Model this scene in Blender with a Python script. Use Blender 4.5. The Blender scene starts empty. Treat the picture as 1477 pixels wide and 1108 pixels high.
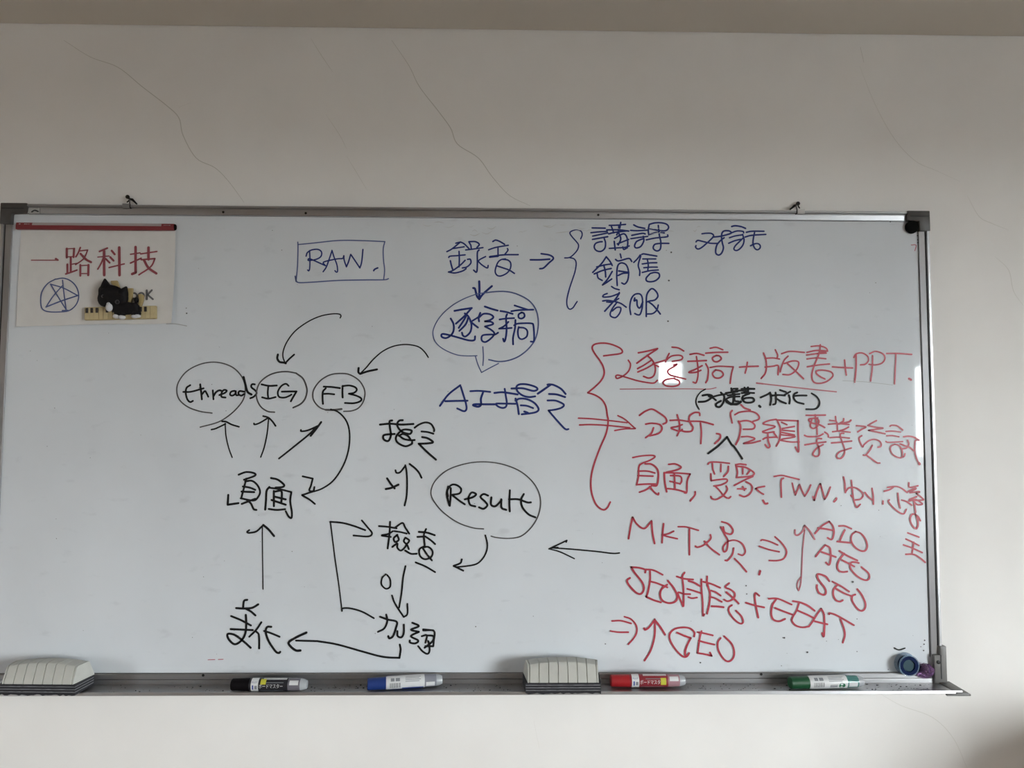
import bpy, bmesh, math, random
from mathutils import Vector, Matrix
random.seed(7)
S = bpy.context.scene
C = S.collection

# ------------------------------------------------------------------ camera
Z0 = 1.04                       # height of the lower edge of the writing panel above the floor
F = 1050.0                      # focal length in pixels of the 1477 x 1108 frame
CAM = Vector((0.0592, -1.3934, Z0 + 0.4581))
PITCH, YAW, ROLL = 0.0598, 0.0167, 0.0037
fwd = Vector((math.sin(YAW)*math.cos(PITCH), math.cos(YAW)*math.cos(PITCH), math.sin(PITCH)))
r0 = Vector((math.cos(YAW), -math.sin(YAW), 0)); u0 = r0.cross(fwd)
rgt = r0*math.cos(ROLL) + u0*math.sin(ROLL)
upv = u0*math.cos(ROLL) - r0*math.sin(ROLL)
cd = bpy.data.cameras.new('camera'); cam = bpy.data.objects.new('camera', cd); C.objects.link(cam)
M = Matrix.Identity(4)
for i in range(3):
    M[i][0] = rgt[i]; M[i][1] = upv[i]; M[i][2] = -fwd[i]; M[i][3] = CAM[i]
cam.matrix_world = M
cd.sensor_fit = 'HORIZONTAL'; cd.sensor_width = 36.0; cd.lens = F/1477*36.0
cd.clip_start = 0.02; cd.clip_end = 500
S.camera = cam

# ------------------------------------------------------------------ world, window portals, exposure
SKY = 51.0
w = bpy.data.worlds.new('sky'); S.world = w; w.use_nodes = True
bg = w.node_tree.nodes['Background']
bg.inputs['Color'].default_value = (0.945, 0.965, 1.0, 1); bg.inputs['Strength'].default_value = SKY
S.view_settings.view_transform = 'Standard'; S.view_settings.look = 'None'
S.view_settings.gamma = 1.0; S.view_settings.exposure = 0.0
S.view_settings.use_curve_mapping = False
XR, XL, YB, HC = 2.6, -3.0, -6.0, 2.75      # room: right, left, back, ceiling height
YW = 0.02                                    # front wall surface
WIN = [  # (wall, a0, a1, z0, z1)
    ('right', -4.2, -1.6, 0.80, 2.17),
    ('left', -2.25, -1.85, 0.80, 1.95),  # unseen left window, added to even out light across the front wall
    ('back', 1.66, 1.97, 1.93, 2.21),
    ('right', -5.13, -4.6, 1.10, 2.36),  # unseen slim window, added for a pale band reflected in the board
]
for i, (side, a0, a1, z0, z1) in enumerate(WIN):
    ld = bpy.data.lights.new('window_portal', 'AREA'); ld.shape = 'RECTANGLE'
    ld.size = a1 - a0; ld.size_y = z1 - z0; ld.cycles.is_portal = True
    lo = bpy.data.objects.new('window_portal', ld); C.objects.link(lo)
    if side == 'right':
        lo.location = (XR + 0.1, (a0+a1)/2, (z0+z1)/2); lo.rotation_euler = (math.pi/2, 0, math.pi/2)
    elif side == 'left':
        lo.location = (XL - 0.1, (a0+a1)/2, (z0+z1)/2); lo.rotation_euler = (math.pi/2, 0, -math.pi/2)
    else:
        lo.location = ((a0+a1)/2, YB - 0.1, (z0+z1)/2); lo.rotation_euler = (math.pi/2, 0, math.pi)

# ------------------------------------------------------------------ helpers
def at(px, py, Y=0.0):
    d = fwd*F + rgt*(px - 738.5) - upv*(py - 554.0)
    t = (Y - CAM.y)/d.y
    return CAM + d*t
def atz(px, py, z):
    d = fwd*F + rgt*(px - 738.5) - upv*(py - 554.0)
    return CAM + d*((z - CAM.z)/d.z)

def mat(name, col, rough=0.5, metal=0.0, spec=0.5, trans=0.0, ior=1.45, noise=0.0, nscale=20.0, bump=0.0, bscale=200.0, coat=0.0):
    m = bpy.data.materials.new(name); m.use_nodes = True
    nt = m.node_tree; b = nt.nodes['Principled BSDF']
    c = (*col, 1)
    b.inputs['Base Color'].default_value = c
    b.inputs['Roughness'].default_value = rough; b.inputs['Metallic'].default_value = metal
    b.inputs['Specular IOR Level'].default_value = spec
    b.inputs['Transmission Weight'].default_value = trans; b.inputs['IOR'].default_value = ior
    b.inputs['Coat Weight'].default_value = coat
    if noise or bump:
        tc = nt.nodes.new('ShaderNodeTexCoord')
    if noise:
        n = nt.nodes.new('ShaderNodeTexNoise'); n.inputs['Scale'].default_value = nscale; n.inputs['Detail'].default_value = 6
        nt.links.new(tc.outputs['Object'], n.inputs['Vector'])
        r = nt.nodes.new('ShaderNodeValToRGB')
        r.color_ramp.elements[0].position = 0.3; r.color_ramp.elements[1].position = 0.7
        r.color_ramp.elements[0].color = (*[max(0, v*(1-noise)) for v in col], 1)
        r.color_ramp.elements[1].color = (*[min(1, v*(1+noise*0.4)) for v in col], 1)
        nt.links.new(n.outputs['Fac'], r.inputs['Fac']); nt.links.new(r.outputs['Color'], b.inputs['Base Color'])
    if bump:
        n2 = nt.nodes.new('ShaderNodeTexNoise'); n2.inputs['Scale'].default_value = bscale; n2.inputs['Detail'].default_value = 4
        nt.links.new(tc.outputs['Object'], n2.inputs['Vector'])
        bp = nt.nodes.new('ShaderNodeBump'); bp.inputs['Strength'].default_value = bump; bp.inputs['Distance'].default_value = 0.002
        nt.links.new(n2.outputs['Fac'], bp.inputs['Height']); nt.links.new(bp.outputs['Normal'], b.inputs['Normal'])
    return m

def obj(name, bm, m, parent=None, smooth=None):
    me = bpy.data.meshes.new(name); bmesh.ops.recalc_face_normals(bm, faces=bm.faces) if smooth != 'raw' else None
    bm.to_mesh(me); bm.free()
    for mm in (m if isinstance(m, (list, tuple)) else [m]): me.materials.append(mm)
    if smooth is True:
        for p in me.polygons: p.use_smooth = True
    elif isinstance(smooth, float):
        for p in me.polygons: p.use_smooth = True
        try: me.set_sharp_from_angle(angle=smooth)
        except Exception: pass
    o = bpy.data.objects.new(name, me); C.objects.link(o)
    if parent: o.parent = parent
    return o
def thing(name, label, cat, loc=(0, 0, 0), rot=(0, 0, 0), group=None):
    o = bpy.data.objects.new(name, None); C.objects.link(o); o.location = loc; o.rotation_euler = rot
    o.empty_display_size = 0.02
    o['label'] = label; o['category'] = cat
    if group: o['group'] = group
    return o
def tag(o, label, cat, group=None):
    o['label'] = label; o['category'] = cat
    if group: o['group'] = group
    return o
def struct(o):
    o['kind'] = 'structure'; return o
def box(x0, x1, y0, y1, z0, z1, bevel=0.0, seg=2, bm=None):
    own = bm is None
    b = bmesh.new()
    vs = [b.verts.new((x, y, z)) for x in (x0, x1) for y in (y0, y1) for z in (z0, z1)]
    for f in ((0,1,3,2),(4,6,7,5),(0,4,5,1),(2,3,7,6),(0,2,6,4),(1,5,7,3)): b.faces.new([vs[i] for i in f])
    bmesh.ops.recalc_face_normals(b, faces=b.faces)
    if bevel: bmesh.ops.bevel(b, geom=b.edges[:], offset=bevel, segments=seg, affect='EDGES', profile=0.5)
    if own: return b
    join(bm, b); return bm
def join(dst, src):
    me = bpy.data.meshes.new('tmp'); src.to_mesh(me); src.free(); dst.from_mesh(me); bpy.data.meshes.remove(me)
def prism(poly, axis, a0, a1, bevel=0.0):
    """extrude a 2D polygon along an axis: 'x' -> poly in (y,z); 'y' -> (x,z); 'z' -> (x,y)"""
    b = bmesh.new()
    def P(u, v, a): return {'x': (a, u, v), 'y': (u, a, v), 'z': (u, v, a)}[axis]
    A = [b.verts.new(P(u, v, a0)) for u, v in poly]; B = [b.verts.new(P(u, v, a1)) for u, v in poly]
    n = len(poly)
    b.faces.new(A); b.faces.new(B[::-1])
    for i in range(n): b.faces.new((A[i], B[i], B[(i+1) % n], A[(i+1) % n]))
    bmesh.ops.recalc_face_normals(b, faces=b.faces)
    if bevel: bmesh.ops.bevel(b, geom=b.edges[:], offset=bevel, segments=2, affect='EDGES', profile=0.5)
    return b
def lathe(prof, seg=32, axis='x', closed=False):
    """prof: (along axis, radius)"""
    b = bmesh.new(); rings = []
    for a, r in prof:
        if r < 1e-7:
            rings.append([b.verts.new(ax(axis, a, 0, 0))])
        else:
            rings.append([b.verts.new(ax(axis, a, r*math.cos(2*math.pi*k/seg), r*math.sin(2*math.pi*k/seg))) for k in range(seg)])
    for q in range(len(rings)-1):
        A, B = rings[q], rings[q+1]
        for k in range(seg):
            k2 = (k+1) % seg
            if len(A) == 1 and len(B) == 1: continue
            if len(A) == 1: b.faces.new((A[0], B[k], B[k2]))
            elif len(B) == 1: b.faces.new((A[k], B[0], A[k2]))
            else: b.faces.new((A[k], B[k], B[k2], A[k2]))
    bmesh.ops.recalc_face_normals(b, faces=b.faces)
    return b
def ax(axis, a, u, v):
    return {'x': (a, u, v), 'y': (u, a, v), 'z': (u, v, a)}[axis]
def tube(pts, r, seg=8):
    b = bmesh.new(); pts = [Vector(p) for p in pts]; rings = []
    for i, p in enumerate(pts):
        t = (pts[min(i+1, len(pts)-1)] - pts[max(i-1, 0)]).normalized()
        n = t.cross(Vector((0, 0, 1)))
        if n.length < 0.05: n = t.cross(Vector((1, 0, 0)))
        n.normalize(); m2 = t.cross(n)
        rr = r[i] if isinstance(r, (list, tuple)) else r
        rings.append([b.verts.new(p + n*rr*math.cos(2*math.pi*k/seg) + m2*rr*math.sin(2*math.pi*k/seg)) for k in range(seg)])
    for A, B in zip(rings, rings[1:]):
        for k in range(seg): b.faces.new((A[k], B[k], B[(k+1) % seg], A[(k+1) % seg]))
    b.faces.new(rings[0][::-1]); b.faces.new(rings[-1])
    return b

# ------------------------------------------------------------------ materials of the room
def wall_material():
    m = mat('wall_paint', (0.80, 0.78, 0.75), 0.75, bump=0.08, bscale=60)
    nt = m.node_tree; b = nt.nodes['Principled BSDF']
    tc = nt.nodes.new('ShaderNodeTexCoord')
    n = nt.nodes.new('ShaderNodeTexNoise'); n.inputs['Scale'].default_value = 1.7; n.inputs['Detail'].default_value = 5
    n2 = nt.nodes.new('ShaderNodeTexNoise'); n2.inputs['Scale'].default_value = 9; n2.inputs['Detail'].default_value = 8
    nt.links.new(tc.outputs['Object'], n.inputs['Vector']); nt.links.new(tc.outputs['Object'], n2.inputs['Vector'])
    mx = nt.nodes.new('ShaderNodeMix'); mx.data_type = 'FLOAT'; mx.inputs[0].default_value = 0.4
    nt.links.new(n.outputs['Fac'], mx.inputs[2]); nt.links.new(n2.outputs['Fac'], mx.inputs[3])
    r = nt.nodes.new('ShaderNodeValToRGB')
    r.color_ramp.elements[0].position = 0.30; r.color_ramp.elements[0].color = (0.77, 0.75, 0.73, 1)
    r.color_ramp.elements[1].position = 0.62; r.color_ramp.elements[1].color = (0.825, 0.81, 0.79, 1)
    nt.links.new(mx.outputs[0], r.inputs['Fac']); nt.links.new(r.outputs['Color'], b.inputs['Base Color'])
    return m
m_wall = wall_material()
m_ceil = mat('ceiling_paint', (0.70, 0.66, 0.60), 0.8, noise=0.04, nscale=3)
m_floor = mat('floor_tile', (0.22, 0.17, 0.13), 0.45, noise=0.15, nscale=5)
m_far = mat('back_wall_paint', (0.55, 0.42, 0.32), 0.8, noise=0.05, nscale=3)
m_crack = mat('plaster_crack', (0.55, 0.53, 0.495), 0.9)  # darker tone for the wider wall cracks
m_crackfaint = mat('hairline_crack', (0.66, 0.64, 0.605), 0.9)
m_alu = mat('window_aluminium', (0.55, 0.55, 0.55), 0.35, 0.9)
m_ground = mat('street_ground', (0.07, 0.07, 0.07), 0.9, noise=0.2, nscale=0.3)
def pane_mat():
    m = bpy.data.materials.new('window_glass'); m.use_nodes = True; nt = m.node_tree; nt.nodes.clear()
    o = nt.nodes.new('ShaderNodeOutputMaterial'); t = nt.nodes.new('ShaderNodeBsdfTransparent'); g = nt.nodes.new('ShaderNodeBsdfGlossy')
    g.inputs['Roughness'].default_value = 0.02; t.inputs['Color'].default_value = (0.95, 0.97, 0.96, 1)
    mx = nt.nodes.new('ShaderNodeMixShader'); mx.inputs[0].default_value = 0.05
    nt.links.new(t.outputs[0], mx.inputs[1]); nt.links.new(g.outputs[0], mx.inputs[2])
    nt.links.new(mx.outputs[0], o.inputs[0]); return m
m_pane = pane_mat()
def sheer():
    m = bpy.data.materials.new('sheer_curtain'); m.use_nodes = True; nt = m.node_tree; nt.nodes.clear()
    o = nt.nodes.new('ShaderNodeOutputMaterial'); t = nt.nodes.new('ShaderNodeBsdfTranslucent'); d = nt.nodes.new('ShaderNodeBsdfDiffuse'); mx = nt.nodes.new('ShaderNodeMixShader')
    t.inputs['Color'].default_value = (0.50, 0.51, 0.52, 1); d.inputs['Color'].default_value = (0.6, 0.6, 0.6, 1); mx.inputs[0].default_value = 0.5
    nt.links.new(t.outputs[0], mx.inputs[1]); nt.links.new(d.outputs[0], mx.inputs[2]); nt.links.new(mx.outputs[0], o.inputs[0]); return m
m_sheer = sheer()

# ------------------------------------------------------------------ room shell
TH = 0.15
struct(obj('floor', box(XL-TH, XR+TH, YB-TH, YW+TH, -0.12, 0.0), m_floor))
struct(obj('ceiling', box(XL-TH, XR+TH, YB-TH, YW+TH, HC, HC+0.12), m_ceil))
wall_front = struct(obj('wall_front', box(XL-TH, XR+TH, YW, YW+TH, 0, HC), m_wall))
ZB = at(700, 43.5, YW).z
beam = struct(obj('trim_1', box(XL, XR, YW-0.40, YW, ZB, HC, 0.004, 2), m_ceil))
def wall_with_hole(name, side, hs):
    b = bmesh.new()
    a_lo, a_hi = (XL, XR) if side == 'back' else (YB, YW)
    def bx(a0, a1, z0, z1):
        if side == 'right': box(XR, XR+TH, a0, a1, z0, z1, bm=b)
        elif side == 'left': box(XL-TH, XL, a0, a1, z0, z1, bm=b)
        else: box(a0, a1, YB-TH, YB, z0, z1, bm=b)
    cur = a_lo
    for (a0, a1, z0, z1) in sorted(hs):
        bx(cur, a0, 0, HC); bx(a0, a1, 0, z0); bx(a0, a1, z1, HC); cur = a1
    bx(cur, a_hi, 0, HC)
    return struct(obj(name, b, m_far))
wall_with_hole('wall_right', 'right', [WIN[0][1:], WIN[3][1:]])
wall_with_hole('wall_left', 'left', [WIN[1][1:]])
wall_with_hole('wall_back', 'back', [WIN[2][1:]])
def window(n, side, a0, a1, z0, z1, cols):
    b = bmesh.new(); t = 0.035
    def bx(a, c, lo, hi, d0=0.03, d1=0.09, bm=None):
        if side == 'left': return box(XL-d1, XL-d0, a, c, lo, hi, bm=bm)
        return box(XR+d0, XR+d1, a, c, lo, hi, bm=bm) if side == 'right' else box(a, c, YB-d1, YB-d0, lo, hi, bm=bm)
    bx(a0, a1, z0, z0+t, bm=b); bx(a0, a1, z1-t, z1, bm=b); bx(a0, a0+t, z0+t, z1-t, bm=b); bx(a1-t, a1, z0+t, z1-t, bm=b)
    fr = struct(obj('window_%d' % n, b, m_alu))
    wd = (a1-a0-2*t)/cols
    for k in range(cols):
        p = a0 + t + k*wd
        obj('pane', bx(p, p+wd, z0+t, z1-t, 0.055, 0.06), m_pane, fr)
        if k: obj('mullion', bx(p-0.02, p+0.02, z0+t, z1-t, 0.04, 0.08), m_alu, fr)
    return fr
window(1, *WIN[0], 3)
window(2, *WIN[1], 1)
window(3, *WIN[2], 1)
window(4, *WIN[3], 1)
def curtain(label, y0, y1, z0, z1, pleats):  # unseen curtains, added to soften the window reflections in the board
    b = bmesh.new(); n = pleats*8; rows = []
    for i in range(n+1):
        u = i/n; x = XR - 0.06 + 0.022*math.sin(u*pleats*2*math.pi); y = y0 + (y1-y0)*u
        rows.append((b.verts.new((x, y, z0)), b.verts.new((x, y, z1))))
    for A, B in zip(rows, rows[1:]): b.faces.new((A[0], A[1], B[1], B[0]))
    o = obj('curtain', b, m_sheer, None, True); tag(o, label, 'curtain'); return o
curtain('pleated white sheer curtain added to dim part of the wide window', -4.25, -2.90, 0.72, 2.16, 20)
curtain('narrow white sheer curtain added over the slim window for a pale reflection', -5.35, -4.40, 1.0, 2.44, 12)
struct(obj('sky_cut_awning', box(XR+TH, XR+0.75, -5.5, 0.4, 1.98, 2.30), m_alu))  # unseen overhang, added outside the right wall to cut off high sky
struct(obj('ground', box(-150, 150, -150, 150, -4.2, -4.0), m_ground))

# unseen cabinet right of the board, added to shade the lower right wall
m_cab = mat('cabinet_laminate', (0.30, 0.22, 0.15), 0.5, noise=0.1, nscale=8)
cab = thing('shade_cabinet', 'unseen waist-high brown cabinet added to shade the wall beyond the whiteboard', 'cabinet', (1.75, -0.24, 0))
obj('body', box(-0.5, 0.5, -0.25, 0.255, 0.0, 1.0, 0.004), m_cab, cab)
for sx in (-1, 1):
    dr = obj('door', box(sx*0.245-0.24, sx*0.245+0.24, -0.27, -0.2495, 0.06, 0.97, 0.003), m_cab, cab)
    obj('handle', box(sx*0.05-0.006, sx*0.05+0.006, -0.29, -0.2695, 0.55, 0.68, 0.003), m_alu, dr)

# hairline cracks in the plaster (each its own piece of the wall)
def spline(pts, sub=6):
    """pts: list of (x,y,corner); Catmull-Rom broken at corners"""
    segs, cur = [], []
    for x, y, c in pts:
        cur.append((x, y))
        if c and len(cur) > 1: segs.append(cur); cur = [(x, y)]
    if len(cur) > 1 or not segs: segs.append(cur)
    out = []
    for s in segs:
        if len(s) == 1: out.append(s); continue
        res = []
        for i in range(len(s)-1):
            p0 = s[i-1] if i else (2*s[0][0]-s[1][0], 2*s[0][1]-s[1][1]); p1, p2 = s[i], s[i+1]
            p3 = s[i+2] if i+2 < len(s) else (2*p2[0]-p1[0], 2*p2[1]-p1[1])
            k = 1 if len(s) == 2 else sub
            for q in range(k):
                t = q/k
                res.append(tuple(0.5*(2*p1[j] + (p2[j]-p0[j])*t + (2*p0[j]-5*p1[j]+4*p2[j]-p3[j])*t*t + (3*p1[j]-p0[j]-3*p2[j]+p3[j])*t**3) for j in (0, 1)))
        res.append(s[-1]); out.append(res)
    return out
def parse(s, ox, oy, sc):
    pts = []
    for tok in s.split():
        c = tok.endswith('|'); x, y = tok.rstrip('|').split(',')
        pts.append((ox + float(x)/sc, oy + float(y)/sc, c))
    return pts
def ribbon(b, pts, wpx, Y, taper=False):
    """flat ink line of a pen wpx photo pixels wide, lying on the plane y = Y"""
    W = wpx/753.0
    for s in spline(pts):
        P = [at(x, y, Y) for x, y in s]
        if len(P) == 1: P = [P[0], P[0] + Vector((W*0.2, 0, 0))]
        n = len(P); L, R = [], []
        for i in range(n):
            t = P[min(i+1, n-1)] - P[max(i-1, 0)]
            t = Vector((t.x, 0, t.z)); t = t.normalized() if t.length > 1e-9 else Vector((1, 0, 0))
            nn = Vector((-t.z, 0, t.x)); hw = W/2
            if taper: hw *= 0.35 + 0.65*math.sin(math.pi*min(1, max(0.02, i/(n-1))))
            L.append(b.verts.new(P[i] + nn*hw)); R.append(b.verts.new(P[i] - nn*hw))
        for i in range(n-1): b.faces.new((L[i], L[i+1], R[i+1], R[i]))
        if not taper:
            for e, q in ((0, 1), (n-1, n-2)):
                t = (P[e]-P[q]); t = Vector((t.x, 0, t.z)).normalized() if t.length > 1e-9 else Vector((1, 0, 0))
                nn = Vector((-t.z, 0, t.x))
                fan = [b.verts.new(P[e] + (nn*math.cos(a) + t*math.sin(a))*W/2) for a in [math.pi*k/5 for k in range(6)]]
                b.faces.new(fan)
CRACKS = [
    ('92,58 130,82 170,97 205,125 240,152 258,170 264,195 283,228 310,242 330,262 352,292', 1.2, 0),
    ('258,155 275,148', 0.9, 1),
    ('565,58 590,95 605,125 632,160 650,185 660,208 690,228 710,255 735,282 765,297', 1.2, 0),
    ('448,55 465,82 480,104', 0.9, 1), ('470,165 490,195 500,215', 0.7, 1), ('500,225 515,250 530,275', 0.7, 1),
    ('1241,68 1246,90', 1.2, 0), ('1240,95 1262,150 1290,200 1320,232 1350,246 1385,262', 0.8, 1),
    ('1395,282 1412,312 1430,322 1455,332', 1.0, 1), ('1435,370 1455,390 1462,420 1477,442', 1.0, 1),
    ('1268,1000 1300,1018 1345,1035 1375,1065 1395,1108', 0.9, 1),
    ('770,1040 778,1080', 0.6, 1),
]
for s, wd, k in CRACKS:
    b = bmesh.new(); ribbon(b, parse(s, 0, 0, 1), wd, YW-0.0003, taper=True)
    obj('crack', b, m_crackfaint if k else m_crack, wall_front, 'raw')

# ------------------------------------------------------------------ whiteboard
BW, BH = 0.877, 0.865           # half width and height of the writing panel
FO = 0.8965                        # outer half width of the frame
m_frame = mat('brushed_aluminium', (0.42, 0.42, 0.43), 0.34, 0.85, noise=0.12, nscale=6)
m_cap = mat('grey_plastic_corner', (0.065, 0.060, 0.057), 0.45, noise=0.15, nscale=60)
m_bracket = mat('grey_plastic_bracket', (0.15, 0.145, 0.14), 0.45, noise=0.15, nscale=60)
m_screw = mat('dark_screw', (0.03, 0.03, 0.03), 0.4, 0.6)
m_dark = mat('groove_black', (0.03, 0.03, 0.032), 0.6)
m_white = mat('white_plastic', (0.75, 0.74, 0.72), 0.4)
def board_material():
    m = mat('whiteboard_enamel', (0.72, 0.74, 0.75), 0.13, spec=0.55)
    nt = m.node_tree; b = nt.nodes['Principled BSDF']; tc = nt.nodes.new('ShaderNodeTexCoord')
    def noise(scale, detail, stretch=(1, 1, 1)):
        mp = nt.nodes.new('ShaderNodeMapping'); mp.inputs['Scale'].default_value = stretch
        n = nt.nodes.new('ShaderNodeTexNoise'); n.inputs['Scale'].default_value = scale; n.inputs['Detail'].default_value = detail
        nt.links.new(tc.outputs['Object'], mp.inputs['Vector']); nt.links.new(mp.outputs['Vector'], n.inputs['Vector']); return n
    n1 = noise(4.0, 8); n2 = noise(22.0, 6, (1, 1, 2.2)); n3 = noise(60, 4, (0.35, 1, 1.6))
    def ramp(n, p0, p1, c0, c1):
        r = nt.nodes.new('ShaderNodeValToRGB'); e = r.color_ramp.elements
        e[0].position, e[1].position = p0, p1; e[0].color, e[1].color = (*c0, 1), (*c1, 1)
        nt.links.new(n.outputs['Fac'], r.inputs['Fac']); return r
    a = ramp(n1, 0.35, 0.65, (0.615, 0.645, 0.68), (0.665, 0.70, 0.74))
    s1 = ramp(n2, 0.62, 0.75, (1, 1, 1), (0.90, 0.90, 0.905))
    s2 = ramp(n3, 0.70, 0.80, (1, 1, 1), (0.86, 0.86, 0.87))
    cur = a
    for s in (s1, s2):
        mx = nt.nodes.new('ShaderNodeMix'); mx.data_type = 'RGBA'; mx.blend_type = 'MULTIPLY'; mx.inputs[0].default_value = 1
        nt.links.new(cur.outputs['Color' if cur is a else 2], mx.inputs[6]); nt.links.new(s.outputs['Color'], mx.inputs[7]); cur = mx
    nt.links.new(cur.outputs[2], b.inputs['Base Color'])
    rr = nt.nodes.new('ShaderNodeMapRange'); rr.inputs[3].default_value = 0.012; rr.inputs[4].default_value = 0.05
    nt.links.new(n1.outputs['Fac'], rr.inputs[0]); nt.links.new(rr.outputs[0], b.inputs['Roughness'])
    return m
m_board = board_material()
board = thing('whiteboard', 'large aluminium-framed whiteboard covered in blue, black and red handwriting', 'whiteboard', (0, 0, Z0))
def bobj(name, b, m, parent=board, smooth=None):
    """mesh given in room coordinates, parented to the board"""
    bmesh.ops.translate(b, verts=b.verts, vec=(0, 0, -Z0))
    return obj(name, b, m, parent, smooth)
panel = bobj('writing_panel', box(-BW-0.004, BW+0.004, 0.0, 0.010, Z0-0.004, Z0+BH+0.004), m_board)
# frame rails: (distance in from the outer edge, y)
prof = [(0, 0.014), (0, -0.0045), (0.0018, -0.0075), (0.0062, -0.0075), (0.0074, -0.0035), (0.0094, -0.0035), (0.0104, -0.0045), (0.0219, -0.0032), (0.0225, -0.0010), (0.0225, 0.014)]
ztop = Z0 + BH + 0.0182
bobj('frame_rail', prism([(y, ztop - u*0.82) for u, y in prof], 'x', -FO+0.004, FO-0.004), m_frame)
for sx in (-1, 1):
    bobj('frame_rail', prism([(sx*(FO - u*0.87), y) for u, y in prof], 'z', Z0-0.016, ztop-0.004), m_frame)
bobj('frame_rail', prism([(0.014, Z0), (-0.0035, Z0), (-0.005, Z0-0.0015), (-0.0052, Z0-0.0095), (0.014, Z0-0.0105)], 'x', -FO+0.004, FO-0.004), m_frame)
# thin dirt line where panel and frame meet
def strip(px0, py0, px1, py1, wpx, m, name='seam_dirt'):
    b = bmesh.new(); ribbon(b, [(px0, py0, 0), (px1, py1, 0)], wpx, -0.0006); return bobj(name, b, m, panel, 'raw')
# corner caps
def corner(sx, lx, lz):
    xo, zo = sx*(FO+0.0005), ztop+0.0006
    L = [(xo, zo), (xo - sx*lx, zo), (xo - sx*lx, zo-0.0080), (xo - sx*(lx+0.002), zo-0.0090), (xo - sx*(lx+0.001), zo-0.0192), (xo - sx*0.0215, zo-0.0205), (xo - sx*0.021, zo-lz), (xo, zo-lz)]
    c = bobj('corner_cap', prism(L, 'y', -0.0092, 0.014, 0.0015), m_cap, smooth=0.6)
    bobj('cap_ridge', prism([(xo - sx*0.0035, zo-0.010), (xo - sx*(lx-0.004), zo-0.010), (xo - sx*(lx-0.004), zo-0.012), (xo - sx*0.0035, zo-0.012)], 'y', -0.0100, -0.009), m_dark, c)
    return c
corner(-1, 0.050, 0.041); corner(1, 0.044, 0.040)
# tray
TF = Z0 - 0.0185
tray = bobj('tray', prism([(0.012, Z0-0.0105), (-0.0054, Z0-0.0105), (-0.0058, TF), (-0.055, TF+0.0012), (-0.0565, TF+0.0042), (-0.0595, TF+0.0042), (-0.0602, TF-0.0008), (-0.058, TF-0.002), (0.012, TF-0.004)], 'x', -FO-0.012, FO+0.002), m_frame)
def screw(px, py, Y, r):
    p = at(px, py, Y); b = lathe([(0, r), (-0.0012, r*0.8), (-0.0015, 0)], 10, 'y')
    bmesh.ops.translate(b, verts=b.verts, vec=(p.x, Y, p.z)); return bobj('screw', b, m_screw, smooth=0.6)
for px, py in ((322, 306), (441, 307.5), (863, 310)): screw(px, py, -0.0052, 0.0024)
for px, py in ((293, 974.3), (1098, 972.8)): screw(px, py, -0.0051, 0.0026)
# small paper sticker on the upper rail
p0, p1 = at(40, 300.3, -0.0056), at(57, 308, -0.0056)
stk = bobj('sticker', box(p0.x, p1.x, -0.0064, -0.005, p1.z, p0.z), mat('pale_sticker', (0.45, 0.45, 0.44), 0.4))
b = bmesh.new(); ribbon(b, parse('46,305.5 50,303.5 55,305', 0, 0, 1), 2.2, -0.0066); bobj('sticker_print', b, m_dark, stk, 'raw')
# right bracket where the tray meets the frame, and the tray ends
for sx in (1, -1):
    x = lambda v: sx*v
    br = bobj('bracket', prism([(x(0.8785), Z0-0.019), (x(0.8785), Z0+0.034), (x(0.890), Z0+0.034), (x(0.890), Z0+0.050), (x(0.9015), Z0+0.050), (x(0.9015), Z0-0.019)], 'y', -0.0105, 0.014, 0.0008), m_bracket, smooth=0.6)
    if sx > 0:
        bs = lathe([(0, 0.0038), (-0.0015, 0.0034), (-0.0022, 0.0)], 12, 'y')
        bmesh.ops.translate(bs, verts=bs.verts, vec=(0.8855, -0.0102, Z0+0.021)); bobj('screw', bs, m_screw, br, 0.6)
        bobj('bracket_groove', box(0.8895, 0.8915, -0.0112, -0.010, Z0-0.010, Z0+0.034), m_dark, br)
    bobj('tray_end_cap', prism([(-0.004, Z0-0.016), (-0.052, TF+0.0016), (-0.0615, TF+0.0016), (-0.0622, TF-0.0022), (-0.055, TF-0.0035), (-0.004, TF-0.006)], 'x', x(0.8865), x(0.9085), 0.0008), m_bracket, smooth=0.6)
    bobj('tray_end_foot', box(min(x(0.868), x(0.912)), max(x(0.868), x(0.912)), -0.0635, -0.0575, TF-0.0042, TF-0.0004, 0.0012), m_bracket, smooth=0.6)
bb = bmesh.new(); ribbon(bb, [(1324.0, 336, 0), (1341.2, 947, 0)], 0.9, -0.0008); bobj('panel_seam', bb, m_dark, panel, 'raw')
bb = bmesh.new(); ribbon(bb, [(42, 309.6, 0), (1306, 320.0, 0)], 0.5, -0.0008); bobj('panel_seam', bb, m_dark, panel, 'raw')
bb = bmesh.new(); ribbon(bb, [(0, 971.4, 0), (1340, 969.4, 0)], 0.6, -0.0008); bobj('panel_seam', bb, m_dark, panel, 'raw')
for sx, px in ((1, 1), (-1, 0)):    # black strip in the groove that runs along the upright rails
    xx = sx*(FO - 0.0073)
    bobj('frame_groove', box(xx-0.0011, xx+0.0011, -0.0042, -0.003, Z0+0.05, ztop-0.04), m_dark)

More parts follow.
